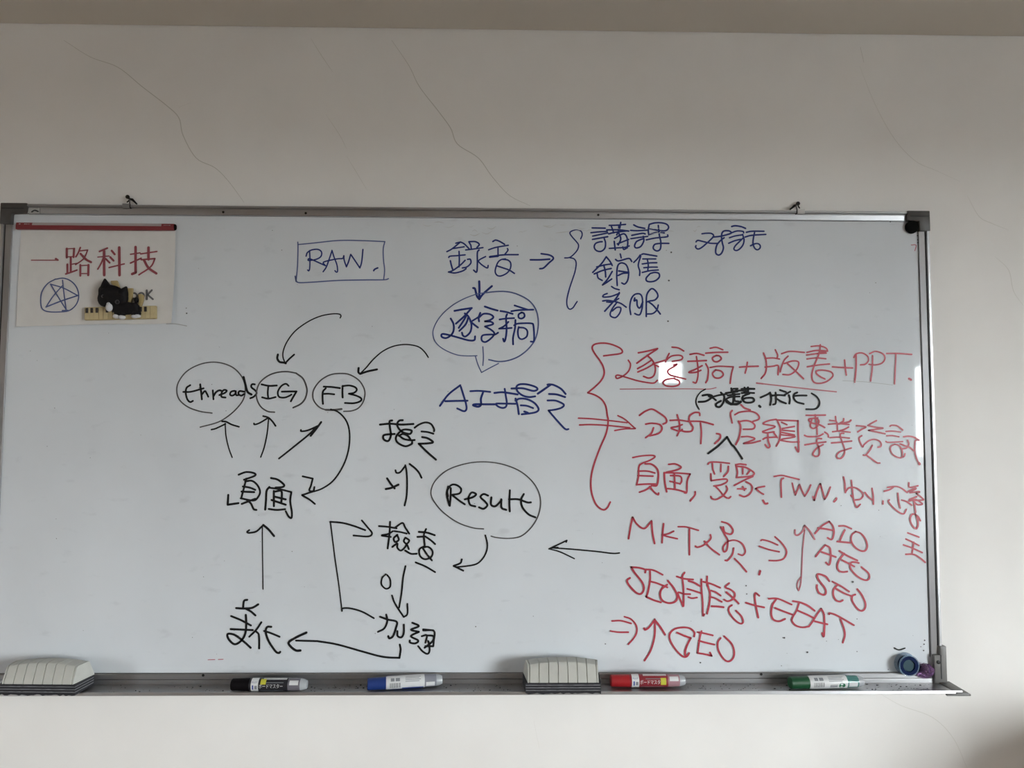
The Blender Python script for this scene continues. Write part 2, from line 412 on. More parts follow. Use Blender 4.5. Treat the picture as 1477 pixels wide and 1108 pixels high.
# ------------------------------------------------------------------ handwriting on the panel
INKS = {'b': mat('blue_ink', (0.018, 0.032, 0.165), 0.45, spec=0.3), 'B': mat('thin_blue_ink', (0.08, 0.11, 0.26), 0.4),
        'k': mat('black_ink', (0.012, 0.012, 0.013), 0.5, spec=0.15), 'K': mat('thin_black_ink', (0.075, 0.075, 0.078), 0.4),
        'r': mat('red_ink', (0.40, 0.035, 0.06), 0.4), 'R': mat('thin_red_ink', (0.42, 0.10, 0.13), 0.4),
        'g': mat('grey_trace', (0.36, 0.37, 0.375), 0.4)}
CN = {'b': 'blue', 'B': 'thin blue', 'k': 'black', 'K': 'thin black', 'r': 'red', 'R': 'thin red', 'g': 'faint grey'}
eps = [0.0004]
def ink(name, what, col, ox, oy, sc, wd, data, parent=None, tf=None):
    b = bmesh.new()
    for s in data.split(';'):
        s = s.strip()
        if not s: continue
        ww = wd
        if ':' in s: a, s = s.split(':'); ww = float(a)
        eps[0] += 0.0000015
        ribbon(b, parse(s, ox, oy, sc), ww*random.uniform(1.02, 1.16), -eps[0])
    o = bobj(name, b, INKS[col], parent or panel, 'raw')
    o['label'] = what
    return o
Wd, Ar, Ci, Br, Un, Mk = 'handwritten_word', 'drawn_arrow', 'drawn_circle', 'drawn_bracket', 'drawn_underline', 'ink_mark'
# boxed word
A = (410, 320, 7.774)
ink('drawn_box', 'thin blue rectangle', 'B', *A, 1.7, '152,228 154,300 148,500 132,668| 122,610; 155,255 330,238 560,213 700,208 900,212 1128,222| 1110,300 1112,420 1125,540 1115,645; 132,662 170,682 330,676 600,658 900,652 1120,650 1168,638')
ink(Wd, 'blue capital letters in a box', 'b', *A, 1.9, '284,322 288,420 285,520 275,550 262,540; 245,385 260,345 310,315 380,310 418,340 410,390 360,420 300,432 268,432 272,415| 300,420 380,455 462,492; 535,325 500,430 470,510 436,560; 535,320 560,400 590,480 598,550 585,565 568,548; 462,492 438,465 450,448 520,430 600,415 655,410 668,380| 672,430 697,505| 720,450 745,365| 790,430 848,518| 868,450 882,310; 2.4:1003,548 1015,532 1048,517')
B_ = (610, 320, 7.385)
ink(Wd, 'blue two-character word', 'b', *B_, 2.1, '255,318 300,295 340,265 400,215| 440,235 495,290; 350,228 400,215; 320,285 440,266; 490,215 510,250 515,285; 490,212 560,212 600,240 575,275; 455,300 540,290 640,275; 275,380 290,366 370,360 450,352; 385,315 388,400 385,480; 292,415 305,470 320,515; 450,410 400,460 320,518 272,535| 340,545 420,525 460,500; 475,400 505,400 510,440 470,480 420,492; 598,300 580,330 580,450 572,535 540,515; 668,370 610,400 588,420| 630,460 685,492 695,465')
ink(Wd, 'blue character beside the arrow', 'b', *B_, 2.1, '745,210 775,195 820,210 870,240; 700,298 780,272 910,250; 800,275 800,350; 900,285 905,305 870,350; 2.8:712,375 800,365; 715,370 860,352 1015,350; 880,395 830,405 795,440 770,520 785,565 825,578 890,550 930,500 935,440 905,408 850,400; 790,470 850,490 920,515 975,550')
ink(Ar, 'blue arrow pointing right', 'b', *B_, 2.4, '1145,405 1250,405 1350,398; 1260,340 1350,355 1390,390 1340,440 1285,492 1245,500')
ink(Ar, 'short thick blue arrow pointing down', 'b', *B_, 3.0, '600,635 602,720 600,810; 535,705 555,715 575,790 600,825| 640,770 735,685')
C_ = (800, 310, 6.922)
ink(Br, 'blue curly bracket', 'b', *C_, 1.9, '260,240 275,200 265,165 230,152 180,158 152,180 175,220 215,265 238,300 230,345 195,390 150,425 100,430; 150,427 195,440 215,480 205,560 180,640 150,730 125,830 122,890 135,930 158,942 185,925 205,895 225,865')
ink(Wd, 'blue two-character word beside the curly bracket', 'b', *C_, 2.2, '375,130 505,133; 362,178 440,170 525,165; 380,212 530,180; 378,245 530,218; 495,235 508,280 500,335 460,365 415,355 395,320 410,285 450,270 475,268; 545,105 620,103 708,95; 520,150 640,150 740,162; 540,190 600,175 720,160; 565,110 580,150 590,180; 660,75 650,130 620,200; 640,110 640,180; 595,265 605,350; 600,235 680,190 715,210 730,270 725,330; 625,290 740,245; 640,180 660,240 635,300; 545,335 620,330 700,325 745,310; 680,320 690,345 715,335; 790,100 830,120 900,135; 758,155 830,158 930,152; 770,205 870,185 905,190; 760,238 850,225 930,215; 885,215 890,260 860,315 815,330 798,310 815,270 850,250 880,240; 945,95 935,150 940,200; 945,95 1000,80 1070,80 1120,95 1138,125 1115,155 1060,158 950,140; 950,195 1020,175 1095,180; 915,250 1000,232 1100,222 1130,215 1128,200; 1035,105 1045,200 1060,270 1055,340 1020,360 985,335 1000,295 1060,285 1140,285')
ink(Wd, 'blue two-character word beside the curly bracket', 'b', *C_, 2.2, '515,420 465,490 380,575; 515,418 550,460 575,505; 420,520 500,500 570,490; 395,590 480,555 565,535; 490,500 505,560 510,620; 425,590 435,630 475,655; 575,565 530,640 478,700| 520,675 570,640; 655,390 665,430; 608,445 640,460 740,435 770,465; 625,705 620,600 630,510 665,480 715,500 738,570 730,650 700,690 670,680; 640,560 740,575; 635,605 680,585 735,580; 855,400 825,440 790,475; 860,410 835,500 850,560 848,605; 870,395 890,390 950,400 1020,412; 880,440 960,440 1010,440; 875,490 950,480 1020,478; 890,528 960,522 1025,522; 875,575 950,558 1035,550; 925,440 935,500 930,550; 950,590 915,630 920,660 960,668 1010,655 1045,620 1040,585 1000,575 955,585')
ink(Wd, 'blue two-character word beside the curly bracket', 'b', *C_, 2.2, '568,715 600,735 645,748; 525,785 490,800 485,820 560,815 640,785 645,775; 480,860 540,855 650,880 715,922; 645,785 600,850 500,962; 640,835 580,870 520,870; 625,870 580,930 555,985 565,1015 610,1025 650,980 660,930 620,925 575,960; 760,995 750,920 765,840 800,795 850,790 875,830 875,920 855,990 830,998 800,985; 800,830 795,860 820,850 825,905 850,930 880,870; 915,1015 915,900 920,800 955,745 985,740 1020,775 1030,815 1000,850 950,860 920,870; 940,870 980,900 1020,945 1055,990; 1035,900 1020,950 980,985 925,990')
D_ = (960, 310, 9.231)
ink(Wd, 'blue two-character word', 'b', *D_, 2.2, '485,252 540,245 610,248 640,280 600,330 540,385 480,435 430,455 400,430 405,410; 405,360 430,340 500,355 600,378 690,380; 630,295 730,285 830,260 875,240 850,215 790,212 755,235 745,290 755,370 770,440 745,510 705,535 670,510 670,450 690,390 740,335 780,305; 880,155 930,145 1010,158 1065,180; 875,240 950,215 1030,220 1040,240; 850,305 930,280 1030,265; 840,378 920,345 1000,325; 1025,260 1045,330 1030,400 985,455 940,475 910,455 930,410 985,355 1030,310; 1075,232 1150,218 1310,218; 1060,295 1150,272 1335,260; 1185,235 1170,310 1165,380 1185,440 1220,465 1255,445 1260,410 1235,385 1190,385 1130,412')
E_ = (600, 400, 7.385)
ink('drawn_bubble', 'thin blue speech bubble', 'B', *E_, 1.5, '740,165 645,180 500,235 360,320 250,430 190,540 182,620 215,700 300,770 430,825 540,838 650,836; 1.9:740,165 860,152 980,155 1090,185 1200,245 1270,330 1300,430 1300,540 1270,660 1200,760 1100,840 990,885 880,898 775,878; 632,840 660,930 698,1015| 780,970 880,918; 712,740 718,850 712,940')
ink(Wd, 'blue three-character word in a bubble', 'b', *E_, 2.5, '410,358 500,342 595,328; 590,330 520,410 425,495; 545,380 520,440 455,540; 560,420 530,500 462,572; 520,385 560,420 590,500 580,580 530,630 500,620 490,590; 665,425 600,465; 580,470 620,505 660,535; 370,440 400,500 400,570 370,620 320,648 275,635 280,605 350,615 460,645 560,672 620,670 630,630; 733,312 800,335 870,355; 685,380 668,430 672,470; 670,430 720,390 790,395 825,425 790,455 735,470| 800,475 820,500 735,525| 800,560 835,600 800,650 740,690 700,670 710,620 790,610 840,610 875,590; 900,360 960,370 1030,390; 890,450 960,440 1045,435; 970,395 960,430 965,560 955,650 940,685 928,655; 985,475 940,520 885,548| 960,545 1020,540; 1050,300 1110,320 1190,345; 1015,362 1100,350 1250,345; 1130,375 1095,395 1095,430 1125,440 1155,420 1150,385 1120,375; 1060,455 1055,540 1035,640 1035,715; 1045,512 1080,495 1150,490 1230,492 1250,510 1258,600 1255,680 1222,685; 1095,530 1085,580 1095,640 1130,660 1180,630 1185,570 1150,540 1095,535')
F_ = (620, 520, 6.714)
ink(Wd, 'blue letters and characters under the bubble', 'b', *F_, 2.7, '98,440 180,330 295,240; 300,255 330,350 350,420 355,470 330,492 265,465; 150,395 250,392 365,390; 392,298 480,295 585,305; 515,310 495,370 495,430 465,448 420,435 440,425 540,425 630,425; 625,315 700,308 780,318 850,330; 725,275 735,340 745,410 735,450 700,460 660,445 640,420 700,418 830,420; 790,272 900,270 1000,295 1042,280 1020,255 940,232 870,232 840,255 850,300 900,340 960,355 1020,348; 830,370 850,440 862,520; 830,390 870,370 940,375 1010,410 1050,460 1045,490 1000,508 890,522; 880,435 940,440 1000,462; 915,495 950,508; 1045,322 1100,285 1170,235| 1140,235; 1150,232 1200,238 1270,275 1315,325; 1155,325 1230,330 1310,355; 1140,388 1220,390 1295,425 1280,455 1220,475 1150,485| 1200,545 1290,645 1320,668 1342,665')
# black diagram
G_ = (240, 440, 6.155); H_ = (400, 440, 6.154); I_ = (300, 580, 6.155)
ink(Ci, 'thin black circle', 'K', *G_, 1.8, '405,960 300,945 190,905 115,840 92,760 110,680 180,590 290,530 400,508 500,518 590,555 650,610 685,670 700,740 690,820 650,890 570,970 460,1040 300,1085')
ink(Wd, 'black lower-case word in a circle', 'k', *G_, 2.5, '212,712 180,735 172,780 185,835 210,862 235,852; 150,772 220,770 330,740; 300,705 308,770 315,838; 312,800 340,765 355,780 372,815; 412,758 418,838; 418,810 440,775 470,758 495,765; 470,800 520,780 535,760 510,755 490,780 490,815 525,822; 605,762 575,770 565,795 585,805 610,790 615,765| 620,800 640,800; 690,770 650,765 640,790 665,805 690,790; 3.2:685,640 700,700 720,770 755,795; 785,705 760,705 755,730 790,760 800,785 775,815 745,828')
ink(Ci, 'thin black circle', 'K', *G_, 1.8, '960,952 900,945 840,905 805,840 800,770 830,690 900,630 980,600 1070,592 1150,605; 2.1:1150,605 1210,650 1240,715 1248,770 1230,835 1190,880 1125,912')
ink(Wd, 'black capital letters in a circle', 'k', *G_, 2.5, '845,705 910,718 980,715; 905,720 900,780 905,830; 850,820 905,832 970,818; 1085,718 1060,700 1020,720 990,770 1000,815 1050,822 1095,805 1110,795; 1025,770 1090,768 1155,768| 1130,810 1105,855')
ink(Ar, 'curved black arrow', 'k', *H_, 1.7, '558,115 565,95 545,80 480,80 380,100 270,150 160,230 90,320 55,400 50,460 65,505; 2.8:5,440 0,475 20,505 60,512 75,518; 2.4:75,512 105,480 150,440')
ink(Ci, 'thin black circle', 'K', *H_, 1.9, '570,925 500,932 430,930 370,905 325,850 315,790 335,730 390,665 470,620 560,608 640,618 720,665 765,730 778,790 762,860 720,915 660,940 590,945; 2.6:570,924 500,932 430,931')
ink(Wd, 'black capital letters in a circle', 'k', *H_, 2.4, '412,725 480,728 555,738; 430,740 405,770 402,830 405,878; 405,790 450,788 505,793; 580,718 578,770 580,822; 580,720 640,715 690,730 705,755 680,780 635,788| 700,805 745,830 735,855 680,872 600,870')
ink(Ar, 'curved black arrow', 'k', *H_, 1.9, '1340,465 1310,420 1260,375 1190,355 1110,352 1020,370 930,415 850,485 790,555 735,610; 2.8:722,560 720,595 735,612| 800,590 885,572')
ink(Ar, 'long curved black arrow', 'k', *I_, 2.2, '1090,65 1150,85 1210,140 1245,210 1258,300 1250,410 1220,520 1170,620 1100,710 1010,770 920,800 835,825; 2.5:950,905 900,865 835,828| 940,790; 2.6:840,660 930,680| 915,740 900,785 935,790 945,755')
ink(Ar, 'black arrow pointing up', 'k', *I_, 2.2, '1.7:215,492 185,410 160,300 152,190; 30,245 70,235 155,195; 125,172 160,175 210,200 275,220')
ink(Ar, 'black arrow pointing up', 'k', *I_, 2.2, '1.7:468,490 500,400 525,280 538,150; 408,190 415,200 460,185 535,140; 490,125 535,138 570,170 600,212')
ink(Ar, 'black arrow pointing up to the right', 'k', *I_, 2.2, '630,502 740,415 900,285 950,230; 825,248 830,260 890,250 975,212; 2.8:1005,178 960,240 912,300')
ink(Wd, 'black two-character word', 'k', *I_, 2.7, '272,645 340,622 410,632 415,655 320,690; 340,680 320,760 295,855; 330,705 390,700 440,740 462,800 440,850 400,875 290,855; 310,750 370,760 420,780; 298,795 410,800; 180,825 175,912| 270,898; 300,905 350,885 420,860; 345,870 380,900 405,950 430,958; 560,675 620,690 675,735 660,755 600,760; 545,755 520,790 515,870 508,955; 540,760 640,775 740,800| 730,880 745,980 740,1030 715,1015 690,970; 585,790 585,925; 595,795 650,790 655,850 650,890; 590,840 690,865; 565,870 690,912; 540,950 610,958 685,952')
J_ = (300, 740, 5.039)
ink(Ar, 'long thin black arrow pointing up', 'k', *J_, 2.3, '1.5:400,555 398,400 396,250 395,95; 300,125 285,138 300,145 350,135 385,105 395,95; 3.0:402,88 440,120 480,168')
ink(Wd, 'black two-character word', 'k', *J_, 2.7, '285,632 262,640 255,690; 205,692 260,695 320,690 365,665; 270,695 310,715 345,745; 168,750 230,775 270,795 312,818; 275,742 278,810 270,880 240,930 195,955 155,925 140,890 155,878 200,890 260,935 310,980; 165,845 240,848 325,852; 388,795 350,850 300,900; 350,862 370,890 372,985; 408,858 460,875 520,900; 460,828 430,830 420,865 440,930 490,1005 515,1018 525,1010')
ink(Ar, 'long bent black arrow pointing left', 'k', 300, 740, 5.039, 2.7, '3.0:715,870 640,905 588,940 600,970 640,1000 672,1000; 640,928 780,932 806,934 942,957 1120,1007 1270,1046 1392,1054| 1400,995 1394,957')
K_ = (460, 590, 5.54); L_ = (460, 730, 4.819)
ink(Wd, 'black two-character word', 'k', *K_, 2.7, '488,125 570,118 660,125 755,120; 585,92 565,100 568,150 575,210 555,255 520,245 515,215 540,205 605,200; 670,90 640,95 625,130 660,180 720,200 740,185 735,170 680,165 640,190 615,230 630,270 690,298 740,280 745,265; 640,212 680,240 735,250 765,248; 640,215 670,200 710,215 730,240; 765,150 800,125 850,108 895,120 920,160 920,178; 820,180 870,185 915,198; 825,225 870,235 912,265 870,275 798,278| 860,340 935,405')
ink(Ar, 'black arrow pointing up', 'k', *K_, 2.4, '685,772 700,700 705,600 700,500 690,450; 612,490 620,510 650,505 690,455; 725,440 770,475 800,510 820,550')
ink('drawn_cross', 'small black cross', 'k', *K_, 2.8, '545,555 575,600 605,635; 535,640 580,630 635,605')
ink(Ar, 'black loop arrow with square corners', 'k', *L_, 2.4, '80,110 160,117 240,138 322,168; 298,100 340,150 368,185 360,206 325,212 240,205; 1.8:80,110 110,350 140,560 160,725; 160,730 165,712 220,712 300,735 382,780')
ink(Wd, 'black two-character word', 'k', *L_, 2.5, '418,140 480,145 540,155; 495,110 490,200 478,295; 515,175 480,195 435,205 500,215; 530,150 580,118 600,150 628,192; 525,175 570,182 610,192; 545,200 520,225 530,250 555,235 545,205; 600,220 590,245 610,262 628,240 605,222; 510,285 545,260 545,290 570,310 600,285 610,265 625,300; 600,310 640,332 680,332; 695,180 750,185 805,203; 745,160 730,200 735,270; 685,215 740,212; 740,212 780,240 808,265; 735,280 700,300 702,345 735,370 780,355 790,315 760,285 715,290; 720,290 750,335 785,378; 672,392 740,420 808,460')
ink(Ci, 'small black circle', 'k', *L_, 2.2, '465,475 440,500 435,545 465,575 495,560 495,510 475,480')
ink(Ar, 'black arrow pointing down', 'k', *L_, 2.4, '602,418 585,500 575,600 558,705; 508,622 530,680 590,772| 615,750 615,680')
ink(Wd, 'black two-character word', 'k', *L_, 2.6, '425,770 480,790 540,805 535,850 515,905 490,920 482,905; 468,755 475,800 455,850 410,875; 590,825 590,880 575,912 548,905 545,870; 650,812 695,835 640,860 695,875| 640,905 690,935 670,955 635,950 632,935; 725,858 795,865; 725,865 800,870 798,940 795,975; 715,905 750,900 740,950; 740,975 795,975; 750,900 795,905 790,940 735,985; 760,940 770,1000 755,1028 720,1010 690,975')
M_ = (600, 650, 4.616)
ink(Ci, 'thin black circle', 'K', *M_, 1.6, '450,522 380,515 280,480 180,410 115,330 100,270 130,200 210,130 330,88 450,75 570,90 680,130 760,190 810,260 830,340 815,430 770,510 700,570 620,585 540,580 500,570')
ink(Wd, 'black word in a large circle', 'k', *M_, 2.7, '212,305 210,265 235,230 270,230 300,255 290,285 240,295| 290,335 325,358; 232,250 230,320 225,368; 215,240 205,290 222,365; 325,325 380,310 400,290 370,280 350,315 360,360 395,372; 480,300 450,290 430,310 460,340 475,365 450,388 420,378; 502,312 500,360 530,370 570,330; 568,325 570,380 600,395; 625,265 622,340 625,405; 620,325 680,325 740,345 765,345; 718,290 700,330 710,380 750,425 795,445')
ink(Ar, 'curved black arrow', 'k', *M_, 2.1, '462,565 475,620 470,670 440,725 390,760 280,775 250,770; 2.4:305,725 295,750 250,768| 315,800')
ink(Ar, 'black arrow pointing left', 'k', *M_, 2.0, '1355,682 1310,685 1200,672 1050,658 905,648; 885,655 950,625 1005,598| 1000,610; 1.7:885,655 960,675 1055,720; 900,650 945,645')
# red notes
N_ = (820, 480, 5.681); O_ = (1060, 480, 5.275); P_ = (820, 570, 6.154); Q_ = (1020, 570, 6.517)
ink(Br, 'large red curly bracket', 'r', *N_, 2.2, '288,190 350,182 420,172 442,155 420,125 350,95 280,85 215,95 195,125 215,170 255,225 285,280 292,340 265,395 215,445 158,492| 215,510 270,545 305,600 318,677 325,724 309,825 258,945 208,1084 185,1195 189,1305 226,1407 282,1451 318,1435 343,1388')
ink(Wd, 'red three-character word', 'r', *N_, 2.2, '572,165 650,150 730,130; 725,135 650,185 560,250; 680,225 620,265 565,295; 700,255 640,290 568,322; 645,185 690,230 712,290 700,350 660,372 615,358; 690,255 760,235 810,220; 705,262 738,278; 490,225 508,260 495,310 455,350 400,375 388,355 410,348 480,368 560,392 640,408 700,412 728,390; 848,118 900,125 945,150; 825,170 810,200 795,240; 810,215 850,190 910,185 935,200 920,222 850,235; 860,265 890,258 870,275 815,310 830,345 890,362 960,380; 870,372 800,385 775,410 800,435 860,440 905,425 905,395 870,378; 995,178 1050,170 1110,185; 978,235 1050,232 1130,228; 1048,195 1060,280 1060,360 1045,410 1022,405; 1095,270 1040,300 985,325 1040,325 1085,308; 1125,255 1145,300 1140,380 1125,410; 1160,128 1210,120 1265,140; 1125,168 1200,162 1305,160; 1215,185 1180,205 1190,232 1220,238 1252,215 1235,190 1205,188; 1160,285 1230,275 1350,280| 1335,340 1325,415; 1205,305 1180,335 1200,368 1240,370 1268,345 1250,315 1205,305')
ink(Un, 'thin red underline', 'R', *N_, 1.2, '422,462 700,460 1000,460 1150,462 1210,450')
ink(Wd, 'red two-character word between plus signs', 'r', *O_, 2.2, '95,225 88,270 78,308; 35,262 100,258 178,255; 218,155 235,200 240,260 230,310 200,348; 230,195 290,192 340,200; 308,130 325,170 320,195; 230,262 290,255 330,252 328,320; 355,160 420,142 528,150; 405,178 375,210 355,260 345,298; 375,235 440,215 485,225 470,280 420,318 365,318; 400,235 460,290 522,350; 580,105 640,100 690,115 700,140 640,150; 548,150 620,135 705,140; 545,170 620,160 695,155; 548,200 620,192 692,198; 550,260 640,245 720,238; 650,92 640,160 600,260 585,330 600,375 645,385 700,370 745,330 730,298 670,285 625,290 620,310 650,335 685,352')
ink(Un, 'red underline', 'R', *O_, 1.6, '165,383 400,410 600,432 772,450; 2.2:165,383 215,389')
ink(Wd, 'red plus sign and capital letters', 'r', *O_, 2.2, '742,260 820,265 895,268; 835,208 840,270 848,322; 922,165 922,270 912,375; 905,188 925,160 970,155 1010,180 1015,215 990,240 955,245; 1048,175 1045,270 1033,368; 1025,160 1070,142 1125,160 1142,195 1120,230 1070,245 1020,240; 1155,158 1240,158 1345,165; 1225,168 1220,280 1215,390; 3.2:1325,350 1340,358')
ink(Un, 'faint grey line', 'g', *O_, 0.7, '820,365 1000,375 1200,398')
X_ = (990, 545, 7.033)
ink(Wd, 'thick black overwritten note in parentheses', 'k', *X_, 2.7, '1.6:195,115 140,150 105,205 100,260 130,320; 165,180 220,172 262,185 240,215 190,240 125,245; 225,185 270,205 300,228; 280,190 340,175 410,165; 350,150 385,190 375,250 340,295 305,290 305,262 350,235; 400,155 460,148 520,140; 455,108 470,150 480,210 470,270; 420,180 480,170 540,165; 405,215 450,195 540,190; 410,230 450,260 510,270 555,245; 490,165 490,230 530,240; 520,110 470,115 460,135 540,130; 560,115 620,112 690,113; 590,100 590,150; 625,98 625,150; 560,155 620,152 688,155; 640,160 580,185 570,220 600,250 660,250 688,230 670,205 610,205 580,215; 500,130 560,130 620,140; 450,270 520,262 550,240; 405,215 405,240 440,265; 3.4:740,285 750,295; 755,200 820,170 850,150; 855,165 860,220 850,275; 870,180 930,175 1000,180; 905,150 910,200 905,260 880,272; 920,215 960,240 1010,260; 950,125 1010,145; 1055,140 1010,165 985,180; 1040,175 1050,220 1045,262; 1095,185 1150,180 1220,180; 1125,150 1095,165 1090,205 1120,245 1190,265; 2.5:1270,158 1320,190 1350,240 1340,290 1300,318 1215,320')
ink(Ar, 'red double-lined arrow pointing right', 'r', *P_, 2.0, '88,205 200,210 350,225 520,245; 98,265 200,262 350,270 545,290; 438,182 500,215 585,290| 590,298 500,300 410,315')
ink(Wd, 'red two-character word beside the double-lined arrow', 'r', *P_, 2.4, '630,180 680,145 740,125 800,155 860,200 870,240 840,258; 685,258 740,250 810,262 830,300 800,340 720,362; 755,290 735,340 685,378; 902,225 980,222 1050,232; 965,175 985,250 985,310 965,360; 1010,262 960,280 910,292 980,320 1010,305; 1165,180 1160,158 1120,155 1080,180 1070,220 1090,260 1105,290 1090,320 1040,325 1000,315; 1050,232 1180,235 1285,262; 1172,250 1180,330 1175,430; 1315,342 1345,350 1345,385 1300,430')
ink(Mk, 'black insertion caret', 'k', *P_, 2.7, '1240,518 1330,450 1408,372| 1445,435 1477,467 1542,564')
ink(Wd, 'red two-character word', 'r', *P_, 2.3, '570,555 650,540 740,535 768,548 720,580 650,608 625,640 622,720 605,798; 680,610 740,615 790,660 798,730 785,800 750,805; 620,675 700,675 768,692; 618,715 750,720; 605,795 700,790 770,790; 750,795 690,840 630,862; 720,812 760,860 795,885 800,870; 890,615 950,612 1000,640 960,665 870,685; 850,690 855,770 872,858; 860,690 960,692 1080,700| 1055,760 1050,860 1030,868; 880,830 960,840 1040,862; 940,700 945,825; 905,715 990,720 1005,760 990,790; 900,765 980,785; 1125,858 1120,890 1082,940')
ink(Wd, 'red two-character word', 'r', *Q_, 2.3, '8,650 30,632 100,630 210,642; 50,645 55,700 70,742; 130,650 128,720; 200,670 195,720 155,765; 35,740 38,805| 110,795 180,790 185,815 130,845 65,855; 75,855 110,890 160,950 200,970 222,955; 180,855 190,890 150,945 90,980 50,975 35,955; 270,655 310,648 365,655; 270,655 285,720 278,775; 285,670 360,680 430,720 440,745 400,765 275,775; 335,690 335,740; 400,715 375,745; 430,765 350,800 255,850; 365,815 410,840 425,880 400,930 350,955 305,940; 285,882 365,880; 335,860 350,895; 540,858 480,870 458,880| 500,915 530,932; 2.6:525,990 545,1020 568,1018')
ink(Wd, 'red two-character word under the black note', 'r', *Q_, 2.3, '318,90 350,120 405,140; 235,145 220,175 235,262; 260,185 310,160 400,152 460,170 490,205 480,230 430,248; 295,245 315,300 300,400 270,465; 300,250 370,240 420,255 448,285 430,318 340,322; 325,392 390,390 448,410 400,435 345,455| 420,450 500,430; 650,228 580,240 530,262 540,275 640,295 570,325 520,345 560,355 630,345; 570,360 575,430 590,480 570,495 545,465; 525,415 560,400 650,395; 620,345 660,400; 665,250 690,320 680,420 650,480; 655,235 740,238 855,242| 855,320 860,450 858,535 830,490; 700,255 750,278; 705,315 820,295; 705,330 820,340; 700,350 820,375; 690,372 830,390 700,415; 690,425 780,440 865,440')
ink(Wd, 'red character', 'r', *Q_, 2.2, '930,190 1000,190 1112,188; 1015,185 1030,280 1035,370; 1040,215 985,220 955,230 980,260 1040,270 1050,240 1030,220; 985,225 970,290 1000,315 1040,290; 1000,265 1060,280 1105,305; 915,378 950,390 1040,388 1090,365; 918,468 1000,455 1115,440; 1075,410 1040,410 1030,440 1055,510 1050,565 1015,575 995,550 1030,500 1090,465; 1105,348 1135,370 1140,395')
ink(Wd, 'red capital letters', 'r', *Q_, 2.2, '630,765 700,755 770,770 865,793; 718,780 695,810 698,960; 800,828 815,890 830,940| 850,890 870,842| 890,895 918,950| 950,900 975,845; 995,955 1008,990| 1035,900 1065,835| 1085,905 1105,980| 1135,930 1158,865; 2.6:1215,970 1210,985 1193,1002')
R_ = (1190, 570, 9.231); S_ = (1180, 670, 7.388)
ink(Wd, 'red three-character word', 'r', *R_, 2.1, '62,335 130,345; 140,285 145,340 160,380 165,480; 250,315 240,350 190,380; 2.5:345,335 310,360 180,385; 45,388 170,380 320,392; 315,425 260,455 180,480; 100,488 200,480 335,495; 250,508 215,510 205,545 235,640 260,720 255,790 215,840 170,840 155,805 190,760 270,730 350,705; 65,567 180,560 325,572; 85,638 200,628 355,612; 418,408 480,412 545,425 490,455 435,490; 685,340 620,375 570,405| 680,430 775,440 680,455 580,470| 680,490 800,515; 490,540 455,570 465,620 500,690 520,660 580,610 650,590 720,610 748,650 740,685 705,695; 630,670 600,730 545,795 510,800; 545,795 620,850 690,900 730,905; 865,415 890,402 960,410 1035,465; 812,485 900,480 1005,492; 820,542 900,540 985,555; 810,618 850,630 1035,620; 930,655 880,680 870,730 900,790 970,830 1020,830 1030,780 1020,720 980,670 930,655; 1020,830 1055,815 1065,780; 1045,555 1110,548 1180,560 1255,600| 1205,605 1195,680 1200,780 1230,870 1260,915; 1000,650 1080,680 1130,700 1180,740; 1100,600 1115,650 1090,700 1040,715 1010,710; 3.6:1252,908 1258,918')
ink(Wd, 'red character and letter', 'r', *S_, 2.2, '272,135 285,200 292,300; 295,290 330,250 400,250 460,290 480,330 450,370 395,380; 355,170 365,260 375,350 395,430 415,458 450,425; 350,330 370,350; 500,300 540,350 585,385; 575,255 588,340 590,425; 692,390 692,422')
ink(Wd, 'red characters running down the margin', 'r', *S_, 2.2, '705,285 760,270 800,245; 740,245 830,235 890,255 950,300; 850,308 860,400 875,465; 890,380 940,395 1000,435; 760,378 750,395 800,460 870,515 915,525 940,480; 968,195 975,245 1065,228; 960,290 1030,255 1040,262 975,300 1080,290 1050,310| 1110,360 1115,380 970,380 1050,345; 970,390 1040,375 1100,410 1110,425 1060,430 1020,395; 1025,390 1030,450 1040,510; 1090,600 1060,550 1010,530 985,560 985,610 1010,660 1045,685 1065,650 1060,590 1035,520; 955,730 1010,750 1075,775; 935,795 1000,825 1075,865; 910,858 1000,890 1110,940; 1020,830 1000,955; 935,958 1020,960 1090,1000 1142,1045')
T_ = (780, 730, 4.616); U_ = (1080, 730, 6.926)
ink(Wd, 'red capital letters and two characters', 'r', *T_, 2.3, '585,218 600,130 612,75| 640,120 690,150 738,100| 745,180 758,250; 818,118 812,180 808,245; 885,168 850,185 808,192| 850,205 910,218; 915,138 970,140 1050,162; 990,155 990,325; 1130,192 1130,220 1085,260 1045,275 1030,268; 1090,235 1130,280 1190,325; 1205,105 1250,120 1280,160 1265,188 1225,175 1215,140; 1200,140 1225,190 1245,230 1240,290 1220,305 1215,275 1240,240 1290,228 1340,250 1362,300 1345,328 1315,320; 1285,280 1275,325 1245,362 1228,362; 1290,350 1330,390 1370,438')
ink(Ar, 'red double-lined arrow pointing right', 'r', *U_, 2.1, '122,345 140,338 210,355 290,390; 105,402 200,435 305,458; 262,308 320,360 365,420 378,470 350,525 290,545 205,545; 3.0:115,650 105,685')
ink(Ar, 'tall thin red arrow pointing up', 'R', *U_, 1.4, '500,845 485,810 490,760 520,710; 500,845 520,780 530,650 538,450 560,240; 2.2:462,240 465,285 495,290 540,250 560,195| 610,250 658,332')
ink(Wd, 'three red capital letters', 'r', *U_, 2.4, '662,275 730,200 805,155| 840,200 852,260 840,320 820,335 788,318; 690,220 770,230 850,245; 900,200 960,200 1025,228; 960,240 935,290 910,350; 885,355 940,360 1015,368; 1070,255 1030,290 1025,350 1060,410 1120,448 1165,445 1185,400 1165,330 1120,275 1065,255')
